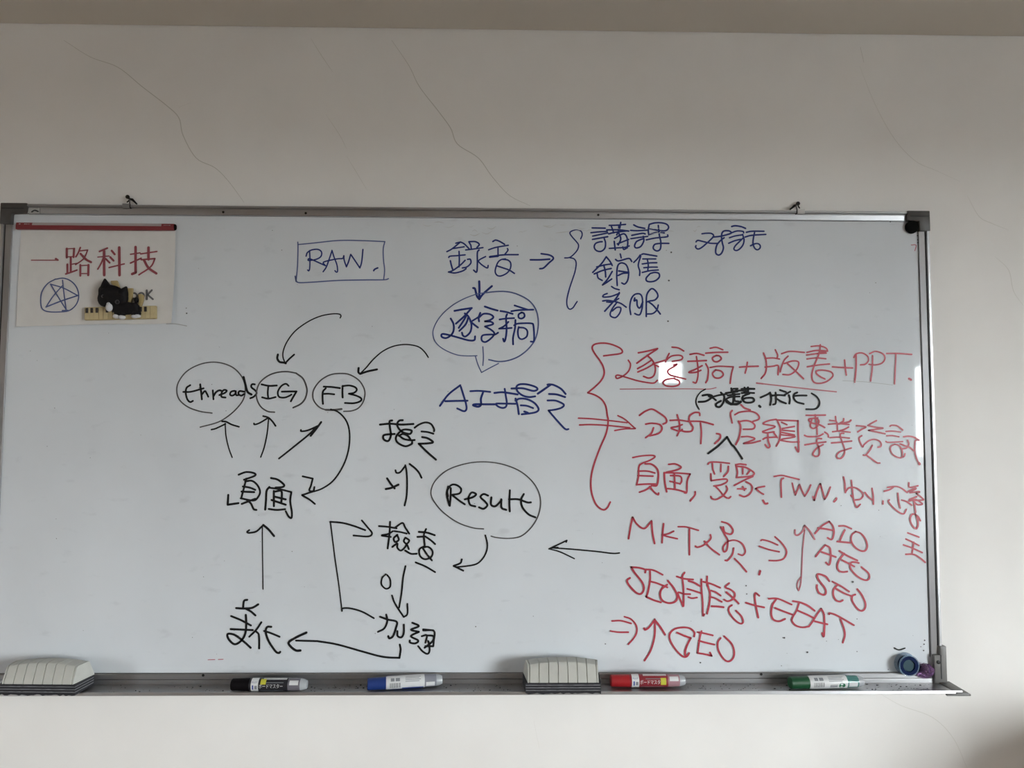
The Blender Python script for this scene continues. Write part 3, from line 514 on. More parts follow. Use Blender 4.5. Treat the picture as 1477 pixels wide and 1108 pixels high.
ink(Wd, 'three red capital letters', 'r', *U_, 2.4, '670,505 720,440 765,390| 810,420 820,490 815,560 800,588 772,565; 730,460 800,485 870,510; 905,450 990,500 1085,545; 955,475 905,540 885,600 900,645 940,660 985,655; 930,540 1000,575 1055,605; 1100,570 1050,560 1020,570 1015,620 1060,680 1120,725 1175,742 1205,720 1195,670 1125,610')
ink(Wd, 'three red capital letters', 'r', *U_, 2.4, '805,750 770,705 710,682 685,690 700,740 760,820 770,870 745,888 700,865 682,820 682,790; 835,755 920,800 1003,855; 885,790 850,830 845,890 870,940 910,955 940,942; 870,825 950,870 1025,900; 1065,885 1035,900 1035,950 1080,1020 1125,1048 1160,1025 1165,970 1130,890 1085,830')
V_ = (860, 800, 6.154); W_ = (1060, 830, 7.385)
ink(Wd, 'red capital letters and two characters', 'r', *V_, 2.4, '435,160 435,135 380,118 312,112| 340,160 410,250 422,310 395,350 350,335 290,270 275,230 300,208; 440,132 510,140 590,180; 478,150 478,230 460,330 445,375| 510,405 575,425; 475,238 540,255 632,292; 635,232 690,300 720,370 705,415 650,432 590,410 568,360 580,310 630,268; 715,195 780,215 860,222; 785,160 765,200 775,300 775,455 760,430 725,340 780,350 835,352; 820,235 870,250 920,280; 808,305 860,320 935,345; 818,378 850,388 895,382; 935,220 935,300 945,420 948,540 960,530; 985,195 985,260 1010,340 1005,430 985,525; 950,242 1020,260 1100,295; 1020,320 1060,335 1105,365; 1010,375 1060,390 1115,420; 2.8:1025,460 1075,462 1130,468; 1180,255 1145,290 1190,310 1230,345 1220,390 1170,415 1135,400; 1155,335 1210,380 1265,435; 1205,450 1180,470 1180,510 1220,570 1275,612 1305,600 1290,550 1240,498')
ink(Wd, 'red plus sign and four capital letters', 'r', *W_, 2.4, '118,292 210,320 312,342; 260,218 222,190 212,230 225,330 250,450; 360,250 460,250 605,312; 440,255 400,320 388,410 410,470 470,490 535,465; 428,348 520,385 610,418; 618,275 700,290 780,325 850,378; 685,295 655,380 615,450 610,490 650,535 720,555 790,545; 670,375 760,415 840,455; 790,545 830,490 880,410 920,355| 950,420 955,540 948,652 930,615; 850,490 910,505 985,522; 1005,415 1010,402 1080,425 1180,480 1268,532; 1125,470 1160,560 1172,640 1150,718')
ink(Ar, 'red double-lined arrow pointing right', 'r', *V_, 2.2, '140,590 220,588 310,612; 128,680 200,690 285,690; 250,552 310,575 355,630 360,690 335,740 285,798')
ink(Ar, 'red arrow pointing up', 'r', *V_, 2.4, '430,942 480,860 510,770 522,680 520,575; 425,655 435,668 470,645 520,580| 570,645 612,712')
ink(Wd, 'three red capital letters', 'r', *V_, 2.4, '870,728 870,690 830,655 760,648 690,665 652,710 660,770 710,850 770,905 805,905 825,875; 720,695 780,720 840,742| 810,800 790,860 795,905; 900,690 960,700 1035,718; 935,680 920,740 900,875| 960,885 1025,900| 1010,870; 910,765 980,785 1050,800; 1105,742 1080,780 1085,850 1130,925 1175,950 1215,920 1225,860 1200,790 1135,725')
# stray marks
ink(Mk, 'small red tick', 'R', 1240, 270, 6.156, 1.1, '458,513 500,515 490,565')
ink(Mk, 'small black wavy tick', 'k', 1270, 920, 13.85, 1.6, '275,205 370,245 490,210')
ink(Mk, 'faint red dashes', 'R', 300, 740, 5.039, 0.9, '0,1068 50,1066; 75,1066 110,1064')
ink(Mk, 'faint grey pen line', 'g', 240, 440, 6.155, 1.1, '0,168 80,168 180,186')  # faint grey line leading off the corner of the paper
spk = bmesh.new()
SPECKS = [(968, 364, 1.5), (964.5, 404.7, 1.6), (963.3, 463.4, 1.5), (1131, 920.2, 1.6), (1164.3, 941, 1.6), (1229.8, 839.5, 1.8), (1236, 893, 0.9), (1129, 920, 1.0),
          (1284, 306+14, 1.2), (1333.5, 923.8, 1.3), (1332.6, 929.5, 1.3), (1332, 938.5, 1.3), (1328, 933, .9), (1281, 966, .9), (269, 452, 1.4), (268.5, 444.5, .9), (1010, 956, 1.3),
          (1127, 960.5, .8), (1192, 925, .7), (1093, 857.5, .9), (1076, 845, 1.2), (1077, 857, 1), (873, 929, 1), (686, 904, 1.0), (1236, 940, .9), (1323.3, 340, 1.2), (1323.6, 346, 1.2), (1324, 350, 1.4)]
for _ in range(70): SPECKS.append((random.uniform(40, 1320), random.uniform(330, 960), random.uniform(0.35, 0.75)))
for x, y, r in SPECKS:
    eps[0] += 0.0000008; ribbon(spk, [(x, y, 0)], r*1.5, -eps[0])
o = bobj('ink_specks', spk, INKS['K'], panel, 'raw'); o['kind'] = 'stuff'; o['label'] = 'tiny specks of dried ink'
# smeared grey residue along the upper edge
for i in range(26):
    x = random.uniform(600, 1010); y = 316 + (x-600)*0.0085 + random.uniform(4, 22)
    b = bmesh.new(); L = random.uniform(4, 22); eps[0] += 0.0000008
    ribbon(b, [(x, y, 0), (x+L*.5, y+random.uniform(-2, 2), 0), (x+L, y+random.uniform(-3, 1), 0)], random.uniform(0.5, 1.3), -eps[0], taper=True)
    o = bobj('ink_smear', b, mat('smear', (0.50, 0.51, 0.515), 0.4) if i == 0 else bpy.data.materials['smear'], panel, 'raw')

# ------------------------------------------------------------------ paper sign and the bar that holds it
m_paper = mat('paper', (0.66, 0.65, 0.635), 0.7, noise=0.04, nscale=40)
sheet = thing('paper_sign', 'white paper sheet with four red printed characters and a blue encircled star', 'paper', tuple(at(140, 400, -0.001)))
def local(o, b):
    bmesh.ops.translate(b, verts=b.verts, vec=-Vector(o.location)); return b
def grid_sheet(nx=24, ny=16):
    b = bmesh.new(); c = [(31, 324), (253.5, 328), (24.5, 470.3), (250, 467)]
    rows = []
    for j in range(ny+1):
        v = j/ny; row = []
        for i in range(nx+1):
            u = i/nx
            px = (c[0][0]*(1-u)+c[1][0]*u)*(1-v) + (c[2][0]*(1-u)+c[3][0]*u)*v
            py = (c[0][1]*(1-u)+c[1][1]*u)*(1-v) + (c[2][1]*(1-u)+c[3][1]*u)*v
            py += 0.7*math.sin(u*9)*v*v - (1.8*v*max(0, u-0.5) - 2.2*v*max(0, 0.12-u)/0.12)*0.6
            px += -1.6*math.sin(v*3.0)*(1-u)*0.6 + 1.0*math.sin(v*4)*u
            lift = 0.0055*max(0, (u-0.86)/0.14)**1.6*(0.25+0.75*v) + 0.003*max(0, (v-0.93)/0.07)**2*(0.4+0.6*math.sin(u*7)**2) + 0.002*max(0, (0.08-u)/0.08)**1.5*v
            p = at(px, py, -0.0010); row.append(b.verts.new((p.x, -0.0010 - lift, p.z)))
        rows.append(row)
    for j in range(ny):
        for i in range(nx): b.faces.new((rows[j][i], rows[j][i+1], rows[j+1][i+1], rows[j+1][i]))
    bmesh.ops.recalc_face_normals(b, faces=b.faces)
    bmesh.ops.solidify(b, geom=b.faces[:], thickness=0.00025)
    return b
obj('sheet', local(sheet, grid_sheet()), m_paper, sheet, 0.9)
m_print = mat('red_print', (0.27, 0.06, 0.075), 0.6); m_grey = mat('grey_print', (0.13, 0.13, 0.14), 0.6)
def print_on(parent, name, m, ox, oy, sc, wd, data, Y=-0.0020):
    b = bmesh.new(); k = 0
    for st in data.split(';'):
        st = st.strip()
        if not st: continue
        ww = wd
        if ':' in st: a, st = st.split(':'); ww = float(a)
        k += 1; ribbon(b, parse(st, ox, oy, sc), ww, Y - k*0.0000015)
    return obj(name, local(parent, b), m, parent, 'raw')
Y_ = (20, 310, 6.154)
CH = [
 '1.5:155,402 395,402; 3.0:372,390 388,400',
 '3.2:470,300 470,378; 1.5:465,302 540,298; 3.0:535,300 530,375; 1.5:470,372 535,370; 3.0:505,375 505,505; 1.7:505,440 560,430; 3.0:475,440 475,515; 2.4:460,525 520,505 560,490; 2.4:590,290 570,340 550,372; 1.9:588,320 655,312| 620,388 548,442; 3.2:592,345 640,395 685,420; 3.0:590,445 590,540; 1.7:590,450 665,447; 3.3:662,445 660,535; 1.6:590,521 660,521',
 '2.6:830,295 760,325; 1.8:745,375 845,365; 3.8:800,320 802,535; 2.2:795,380 775,430 745,482; 2.8:815,390 850,425; 3.0:868,318 895,350; 3.0:855,375 885,407; 2.2:845,468 980,435; 4.0:935,290 938,535',
 '1.9:1035,350 1120,337; 3.8:1080,285 1080,512| 1050,525; 2.4:1035,428 1130,385; 2.1:1125,347 1270,325; 3.8:1195,290 1195,395; 2.3:1130,398 1252,388| 1215,460 1110,532; 3.5:1155,402 1195,470 1265,520']
for c in CH: print_on(sheet, 'printed_character', m_print, *Y_, 2, c)
print_on(sheet, 'drawn_star', INKS['B'], *Y_, 1.7, '370,570 300,610 250,680 238,760 250,830 300,858 400,862 490,850 550,800 575,730 560,650 510,590 440,562 370,572; 285,818 350,720 430,630; 325,615 400,740 470,850; 432,580 445,700 465,850; 325,615 440,650 565,715; 2.0:285,818 420,765 570,715; 2.0:430,850 480,848')
Zc = (100, 390, 10.55)
ring = lambda cx, cy, r: ' '.join('%.0f,%.0f' % (cx + r*math.cos(a), cy + r*math.sin(a)) for a in [2*math.pi*k/12 for k in range(13)])
print_on(sheet, 'printed_letter', m_grey, *Zc, 2.6, ring(985, 388, 42))
print_on(sheet, 'printed_letter', m_grey, *Zc, 2.6, ring(1095, 385, 42))
print_on(sheet, 'printed_letter', m_grey, *Zc, 3.0, '1178,305 1178,440; 2.6:1255,302 1192,372| 1272,440')
# red bar
m_barred = mat('red_magnetic_strip', (0.20, 0.032, 0.038), 0.35); m_barpale = mat('pale_label_strip', (0.40, 0.36, 0.36), 0.35); m_bark = mat('black_plastic', (0.005, 0.005, 0.005), 0.7, spec=0.06)
pA, pB = at(23.5, 320.6, -0.006), at(251, 332.6, -0.006)
bar = thing('magnetic_bar', 'long dark red magnetic bar with a pale strip, clamping the paper sign', 'magnet', ((pA.x+pB.x)/2, -0.0018, (pA.z+pB.z)/2))
hl, hh = (pB.x-pA.x)/2, 0.0067
obj('body', prism([(0.0012, -hh), (-0.0045, -hh), (-0.0058, -hh+0.0015), (-0.0058, 0.0006), (-0.0042, hh-0.0004), (0.0012, hh)], 'x', -hl, hl), m_barred, bar)
obj('label_strip', prism([(-0.0052, 0.0010), (-0.0063, 0.0011), (-0.0049, hh-0.0008), (-0.0038, hh-0.0008)], 'x', -hl+0.031, hl-0.024), m_barpale, bar)
e = lathe([(0, 0.0062), (0.0022, 0.0060), (0.0036, 0.0045), (0.004, 0)], 16, 'x')
bmesh.ops.scale(e, vec=(1, 0.55, 1), verts=e.verts); bmesh.ops.translate(e, verts=e.verts, vec=(hl-0.0003, -0.0024, 0)); obj('end_cap', e, m_bark, bar, 0.7)
for x in (0.006, 0.0075, 0.016, 0.018, 0.0205, 0.024):
    obj('printed_mark', prism([(-0.0052, 0.0024), (-0.0060, 0.0024), (-0.0056, 0.0042), (-0.0048, 0.0042)], 'x', -hl+x, -hl+x+0.0011), m_barpale, bar)
for x in (0.019, 0.016, 0.013, 0.010, 0.008):
    obj('printed_mark', prism([(-0.0052, 0.0024), (-0.0060, 0.0024), (-0.0056, 0.0036), (-0.0048, 0.0036)], 'x', hl-x, hl-x+0.0012), m_barpale, bar)

# ------------------------------------------------------------------ cat magnet on the sign
m_cat = mat('black_rubber', (0.008, 0.007, 0.008), 0.6, spec=0.2); m_catw = mat('white_rubber', (0.62, 0.62, 0.64), 0.45)
m_key = mat('cream_keys', (0.50, 0.41, 0.23), 0.5, noise=0.08, nscale=200); m_keyk = mat('black_keys', (0.02, 0.014, 0.012), 0.45); m_gold = mat('pale_gold', (0.42, 0.32, 0.15), 0.5, noise=0.1, nscale=150)
m_eye = mat('dark_grey_eye', (0.05, 0.05, 0.055), 0.3)
def zc(x, y, Y): return at(100 + x/10.55, 390 + y/10.55, Y)
U = 1/10.55/753.0                                             # one crop pixel in metres
ctr = zc(785, 650, -0.002)
cat = thing('cat_magnet', 'small black cat figurine magnet walking on a cream piano keyboard', 'magnet', tuple(ctr))
kc = zc(787, 652, -0.005)
key = obj('keyboard', box(-0.0675, 0.0675, -0.0035, 0.0030, -0.0125, 0.0125, 0.0015), m_key, cat)
key.location = kc - Vector(ctr); key.rotation_euler = (0, -math.radians(1.7), 0)
NK = 15; kw = 0.132/NK
kb = box(-kw/2+0.00035, kw/2-0.00035, -0.0047, -0.003, -0.0118, 0.0118, 0.0004, 1)
k0 = obj('white_key', kb, m_key, key)
for i in range(NK):
    o = k0 if i == 0 else k0.copy()
    if i: C.objects.link(o); o.parent = key
    o.location = (-0.066 + kw*(i+0.5), 0, 0)
bb_ = box(-0.0024, 0.0024, -0.0062, -0.0044, 0.0010, 0.0105, 0.0005, 1)
b0 = obj('black_key', bb_, m_keyk, key)
for n, cx_ in enumerate((300, 372, 447, 600, 690, 850, 925, 1100, 1172)):
    o = b0 if n == 0 else b0.copy()
    if n: C.objects.link(o); o.parent = key
    o.location = ((cx_ - 787)*U, 0, 0)
def blob(b, x, y, Y, rx, ry, rz, ang=0, seg=16):
    p = zc(x, y, Y) - Vector(ctr); n = bmesh.new(); bmesh.ops.create_uvsphere(n, u_segments=seg, v_segments=10, radius=1.0)
    bmesh.ops.scale(n, vec=(rx*U, rz, ry*U), verts=n.verts)
    bmesh.ops.rotate(n, cent=(0, 0, 0), matrix=Matrix.Rotation(math.radians(ang), 3, 'Y'), verts=n.verts)
    bmesh.ops.translate(n, verts=n.verts, vec=p); join(b, n)
def cone(b, base, tip, rb, Y):
    p0, p1 = zc(*base, Y) - Vector(ctr), zc(*tip, Y) - Vector(ctr); N = 6
    join(b, tube([p0 + (p1-p0)*t/N for t in range(N+1)], [rb*U*(1-0.88*(t/N)**1.3) for t in range(N+1)], 12))
b = bmesh.new()
blob(b, 660, 380, -0.0135, 225, 150, 0.0105, 18); blob(b, 560, 420, -0.0135, 125, 140, 0.0095, 18); blob(b, 600, 330, -0.0130, 160, 115, 0.009, 15); blob(b, 770, 430, -0.013, 125, 120, 0.0095, 10)
cone(b, (560, 290), (540, 125), 88, -0.0125); cone(b, (805, 375), (872, 245), 88, -0.0125)
blob(b, 850, 575, -0.0115, 205, 100, 0.0075, 4); blob(b, 745, 555, -0.0115, 100, 110, 0.008); blob(b, 980, 585, -0.0115, 95, 95, 0.0075)
blob(b, 745, 645, -0.0118, 62, 60, 0.0065); blob(b, 810, 650, -0.0122, 55, 55, 0.0065); blob(b, 1005, 650, -0.0118, 62, 55, 0.0065); blob(b, 1045, 655, -0.0118, 45, 40, 0.006)
p = [zc(x, y, -0.0105) - Vector(ctr) for x, y in ((995, 580), (1015, 520), (1022, 470), (1022, 430), (1018, 412))]
join(b, tube(p, [0.0036, 0.0042, 0.0044, 0.0040, 0.0022], 12))
bd = obj('cat_body', b, m_cat, cat, True)
rm = bd.modifiers.new('merge', 'REMESH'); rm.mode = 'VOXEL'; rm.voxel_size = 0.0009; rm.use_smooth_shade = True
sm_ = bd.modifiers.new('soften', 'SMOOTH'); sm_.factor = 0.5; sm_.iterations = 4
b = bmesh.new(); blob(b, 606, 565, -0.0185, 52, 62, 0.0045, -8); blob(b, 595, 520, -0.020, 28, 34, 0.0035); obj('muzzle', b, m_catw, cat, True)
for x, y, rx, ry in ((715, 700, 50, 36), (800, 715, 52, 34), (995, 703, 50, 28), (1040, 695, 45, 26)):
    b = bmesh.new(); blob(b, x, y, -0.0128, rx, ry, 0.0062); obj('paw', b, m_catw, cat, True)
for x, y, r in ((515, 395, 28), (730, 482, 33)):
    b = bmesh.new(); blob(b, x, y, -0.0222 if x > 600 else -0.0212, r, r, 0.0028); ey = obj('eye', b, m_eye, cat, True)
    b = bmesh.new(); blob(b, x+2, y, -0.0249 if x > 600 else -0.0239, r*0.55, r*0.55, 0.0008); obj('pupil', b, m_cat, ey, True)
for poly in ([(640, 165), (735, 160), (770, 250), (775, 275), (700, 250), (650, 205)], [(885, 278), (972, 276), (965, 400), (945, 490), (895, 490)], [(1058, 372), (1100, 360), (1140, 385), (1130, 470), (1105, 545), (1045, 540), (1075, 470)]):
    P = [zc(x, y, -0.004) - Vector(ctr) for x, y in poly]
    obj('music_note', prism([(q.x, q.z) for q in P], 'y', -0.0055, -0.0002, 0.0005), m_gold, cat, 0.6)

# ------------------------------------------------------------------ round magnets
def magnet(name, label, px, py, prof, m, seg=32, Y=0.0, sm=0.7):
    p = at(px, py, Y)
    t = thing(name, label, 'magnet', tuple(p))
    return t
t = magnet('round_magnet', 'black round magnet tucked against the corner cap of the frame', 1315.5, 327.6, None, None, Y=-0.004)
t.location.y = 0
obj('body', lathe([(0.0, 0), (0.0, 0.0118), (-0.001, 0.0124), (-0.0065, 0.0122), (-0.0078, 0.0112), (-0.0080, 0.0)], 36, 'y'), m_bark, t, 0.6)
obj('rim', lathe([(-0.0078, 0.0104), (-0.0086, 0.0100), (-0.0086, 0.0090), (-0.0078, 0.0086)], 36, 'y'), m_bark, t, 0.6)
def gem_mat(name, col, rough=0.05, w=0.8):
    m = mat(name, col, rough, trans=w, ior=1.47); return m
m_bclear = mat('clear_blue_plastic', (0.30, 0.45, 0.62), 0.08); m_bclear.node_tree.nodes['Principled BSDF'].inputs['Alpha'].default_value = 0.42
m_bdeep = mat('deep_blue_plastic', (0.003, 0.011, 0.05), 0.25, spec=0.3); m_bface = mat('blue_grey_disc', (0.022, 0.055, 0.072), 0.4, spec=0.3)
m_gem = gem_mat('violet_crystal', (0.50, 0.27, 0.58), 0.02, 0.88)
t = magnet('round_magnet', 'translucent blue round magnet beside a violet crystal magnet', 1304.2, 956.4, None, None)
obj('flange', lathe([(0, 0), (0, 0.0195), (-0.002, 0.0205), (-0.0045, 0.0200), (-0.0065, 0.0172), (-0.0065, 0)], 40, 'y'), m_bclear, t, 0.5)
obj('cup', lathe([(-0.0064, 0.0), (-0.0064, 0.0158), (-0.0120, 0.0166), (-0.0160, 0.0180), (-0.0172, 0.0176), (-0.0172, 0.0112), (-0.0135, 0.0105), (-0.0135, 0.0)], 40, 'y'), m_bdeep, t, 0.5)
obj('disc', lathe([(-0.0132, 0.0), (-0.0132, 0.0108), (-0.0150, 0.0106), (-0.0152, 0.0)], 40, 'y'), m_bface, t, 0.5)
obj('outer_rim', lathe([(-0.0160, 0.0176), (-0.0150, 0.0190), (-0.0165, 0.0198), (-0.0180, 0.0190), (-0.0174, 0.0174)], 40, 'y'), m_bclear, t, 0.5)
t = magnet('crystal_magnet', 'violet faceted crystal magnet beside the blue round magnet', 1329.8, 965.6, None, None)
obj('base', lathe([(0, 0), (0, 0.0085), (-0.0025, 0.0085), (-0.0025, 0)], 24, 'y'), m_bark, t, 0.6)
gm = bmesh.new(); gr = []
for q, (yy, rr) in enumerate([(-0.0020, 0.0105), (-0.0065, 0.0158), (-0.0115, 0.0170), (-0.0160, 0.0142), (-0.0195, 0.0095), (-0.0215, 0.0040)]):
    gr.append([gm.verts.new((rr*1.05*math.cos((k+0.5*(q % 2))*math.pi/5), yy, rr*0.9*math.sin((k+0.5*(q % 2))*math.pi/5))) for k in range(10)])
for v in gm.verts:
    j = random.uniform(0.90, 1.07); v.co = (v.co.x*j, v.co.y + random.uniform(-0.0010, 0.0010)*(v.co.y < -0.004), v.co.z*j)
for q in range(5):
    for k in range(10):
        o_ = q % 2; a, b_ = gr[q], gr[q+1]; k2 = (k+1) % 10
        if o_ == 0: gm.faces.new((a[k], a[k2], b_[k])); gm.faces.new((a[k2], b_[k2], b_[k]))
        else: gm.faces.new((a[k], b_[k2], b_[k])); gm.faces.new((a[k], a[k2], b_[k2]))
gm.faces.new(gr[0]); gm.faces.new(gr[-1])
obj('crystal', gm, m_gem, t)

# ------------------------------------------------------------------ hooks above the frame
m_black = mat('black_wire', (0.010, 0.009, 0.008), 0.45, 0.3); m_clip = mat('pale_clip', (0.55, 0.54, 0.53), 0.5); m_clipd = mat('grey_clip', (0.22, 0.215, 0.21), 0.5)
def hook(label, head, path, leg, post, clip, mc):
    hp = at(*head, YW-0.006); t = thing('hanging_hook', label, 'hook', (hp.x, YW, hp.z), group='hooks above the whiteboard')
    o = Vector(t.location)
    h = lathe([(0.004, 0.0), (0.004, 0.0012), (-0.0045, 0.0012), (-0.005, 0.0036), (-0.0075, 0.0040), (-0.0088, 0.0028), (-0.0088, 0)], 16, 'y'); obj('nail', h, m_black, t, 0.6)
    P = [at(x, y, YW-0.006) - o for x, y in path]; obj('wire', tube(P, [0.0012, 0.0022, 0.0026, 0.0018, 0.0014][:len(P)], 8), m_black, t, True)
    P = [at(x, y, YW-0.006) - o for x, y in leg]; obj('wire', tube(P, 0.0013, 8), m_black, t, True)
    P = [at(x, y, -0.0085) - o for x, y in post]; P = [at(path[1][0], path[1][1], YW-0.006) - o] + P; obj('wire', tube(P, 0.0011, 8), m_black, t, True)
    a, c = at(clip[0], clip[1], -0.009), at(clip[2], clip[3], -0.009)
    cb = box(a.x, c.x, -0.0095, -0.0040, c.z, a.z, 0.0006); bmesh.ops.translate(cb, verts=cb.verts, vec=-o); obj('clip', cb, mc, t, 0.6)
hook('black wire hook with a grey clip above the paper sign', (184.3, 284.2), [(184.5, 285), (187, 287), (191, 288), (194.5, 291.5), (197.5, 294.5)], [(187.5, 287.5), (185.5, 290), (183, 292)], [(187, 294), (187.4, 299.5), (189.5, 300.5)], (176.5, 293.5, 187, 300.3), m_clipd)
hook('black wire hook with a pale clip above the bare top rail', (1150.8, 293.8), [(1151, 294), (1148, 296), (1145.5, 297), (1142.5, 300), (1139.5, 302.3)], [(1151, 296), (1152, 298.5), (1153.5, 300.8)], [(1149.4, 301), (1149.4, 308.4), (1147, 308.8)], (1150.6, 301.5, 1161, 308.2), m_clip)

# ------------------------------------------------------------------ erasers on the tray
m_shell = mat('cream_eraser_plastic', (0.47, 0.47, 0.435), 0.55, noise=0.05, nscale=80); m_felt = mat('black_felt', (0.022, 0.022, 0.026), 0.9, bump=0.5, bscale=900); m_feltg = mat('grey_felt', (0.30, 0.30, 0.32), 0.9)
EL, EB, ED = 0.0635, 0.0700, 0.055
def eraser(label, x, y, z, rz=0.0):
    t = thing('board_eraser', label, 'eraser', (x, y, z), (0, 0, rz), 'board erasers on the tray')
    zz = 0.0
    for k in range(4):
        n = 26; b = bmesh.new(); hF, hB = 0.0675 - 0.0006*(3-k)*0, 0.071
        f0, f1 = [], []; r0_, r1_ = [], []
        for i in range(n+1):
            u = i/n*2-1; jz = random.uniform(-0.0022, 0.0003) if k == 0 else 0; jy = random.uniform(-0.0008, 0.0006)
            f0.append(b.verts.new((u*hF, jy, zz+jz))); f1.append(b.verts.new((u*hF, jy*0.6, zz+0.0036)))
            r0_.append(b.verts.new((u*hB, ED-0.003, zz))); r1_.append(b.verts.new((u*hB, ED-0.003, zz+0.0036)))
        for i in range(n):
            b.faces.new((f0[i], f0[i+1], f1[i+1], f1[i])); b.faces.new((r0_[i], r1_[i], r1_[i+1], r0_[i+1]))
            b.faces.new((f0[i], r0_[i], r0_[i+1], f0[i+1])); b.faces.new((f1[i], f1[i+1], r1_[i+1], r1_[i]))
        b.faces.new((f0[0], f1[0], r1_[0], r0_[0])); b.faces.new((f0[n], r0_[n], r1_[n], f1[n]))
        obj('felt_layer', b, m_felt, t); zz += 0.0036
        if k < 3:
            obj('felt_sheet', prism([(-0.067, 0.0006), (0.067, 0.0006), (0.0705, ED-0.0035), (-0.0705, ED-0.0035)], 'z', zz-0.0001, zz+0.0011), m_feltg, t); zz += 0.0010
    zb = zz
    b = bmesh.new(); rows = []
    xs = []
    for k in range(8):
        c = -1 + 2*k/7
        if k == 0: xs += [(-1.0, 1), (-0.965, 1), (-0.955, 0), (-0.945, 0), (-0.935, 1)]
        elif k == 7: xs += [(0.935, 1), (0.945, 0), (0.955, 0), (0.965, 1), (1.0, 1)]
        else: c *= 0.95; xs += [(c-0.013, 1), (c-0.006, 0), (c+0.006, 0), (c+0.013, 1)]
    for u, full in xs:
        h = 0.0335 - 0.0055*abs(u)**2.2; ins = 0.0 if full else 0.0018
        sec = [(0.0005+ins, 0.0, 0), (0.0012+ins, 0.004, 0.02), (0.0100+ins, h-0.0035, 0.35), (0.0128+ins, h-0.0008-ins, 0.42), (0.0160, h-ins, 0.5), (0.0390, h-ins, 0.5), (0.0425, h-0.001, 0.55), (0.0530, 0.004, 0.98), (0.0540, 0.0, 1)]
        row = []
        for yy, z_, tt in sec:
            half = EL + (EB-EL)*min(1, yy/ED) - 0.0022*(z_/0.0335)
            row.append(b.verts.new((u*half, yy, zb + z_)))
        rows.append(row)
    for A, B in zip(rows, rows[1:]):
        for i in range(len(A)-1): b.faces.new((A[i], A[i+1], B[i+1], B[i]))
        b.faces.new((A[-1], A[0], B[0], B[-1]))
    b.faces.new(rows[0]); b.faces.new(rows[-1][::-1])
    obj('shell', b, m_shell, t, 0.5)
    return t
ez = TF + 0.0040; ey = -0.0645
cx = (at(759, 992, ey).x + at(866, 992, ey).x)/2
eraser('cream ribbed eraser on black felt, between the blue and red markers', cx, ey, ez)
xr = at(107.5, 992, ey-0.002).x
eraser('cream ribbed eraser on black felt, resting on the tray under the paper sign', xr - 0.0655, ey-0.002, ez, -0.03)

# ------------------------------------------------------------------ markers on the tray
def text_mesh(s, size):
    cu = bpy.data.curves.new('txt', 'FONT'); cu.body = s; cu.size = size; cu.resolution_u = 2
    o = bpy.data.objects.new('txt', cu); C.objects.link(o)
    me = bpy.data.meshes.new_from_object(o.evaluated_get(bpy.context.evaluated_depsgraph_get()))
    bpy.data.objects.remove(o); bpy.data.curves.remove(cu); return me
def patch(x0, x1, a0, a1, r):
    """curved patch on the barrel; angles in degrees, 0 faces the room, positive up"""
    b = bmesh.new(); n = max(2, int(abs(a1-a0)/10)); rows = []
    for i in range(n+1):
        a = math.radians(a0 + (a1-a0)*i/n); rows.append((b.verts.new((x0, -r*math.cos(a), r*math.sin(a))), b.verts.new((x1, -r*math.cos(a), r*math.sin(a)))))
    for A, B in zip(rows, rows[1:]): b.faces.new((A[0], A[1], B[1], B[0]))
    return b
def wrap_text(s, size, x0, a_mid, r, width=None):
    me = text_mesh(s, size); b = bmesh.new(); b.from_mesh(me); bpy.data.meshes.remove(me)
    bmesh.ops.triangulate(b, faces=b.faces[:])
    xs = [v.co.x for v in b.verts]; ys = [v.co.y for v in b.verts]; sx = 1 if not width else width/(max(xs)-min(xs)); ym = (max(ys)+min(ys))/2
    for v in b.verts:
        a = math.radians(a_mid) + (v.co.y - ym)/r; v.co = Vector((x0 + (v.co.x-min(xs))*sx, -r*math.cos(a), r*math.sin(a)))
    return b
PM = {'white': mat('label_white', (0.62, 0.63, 0.64), 0.35), 'black': mat('label_black', (0.015, 0.015, 0.02), 0.35), 'yellow': mat('label_yellow', (0.50, 0.48, 0.05), 0.4),
      'grey': mat('label_grey', (0.20, 0.21, 0.23), 0.4), 'plug': mat('rear_plug', (0.36, 0.38, 0.40), 0.25), 'navy': mat('label_blue', (0.02, 0.05, 0.24), 0.35), 'wine': mat('label_red', (0.22, 0.02, 0.03), 0.35), 'pine': mat('label_green', (0.02, 0.14, 0.07), 0.35)}
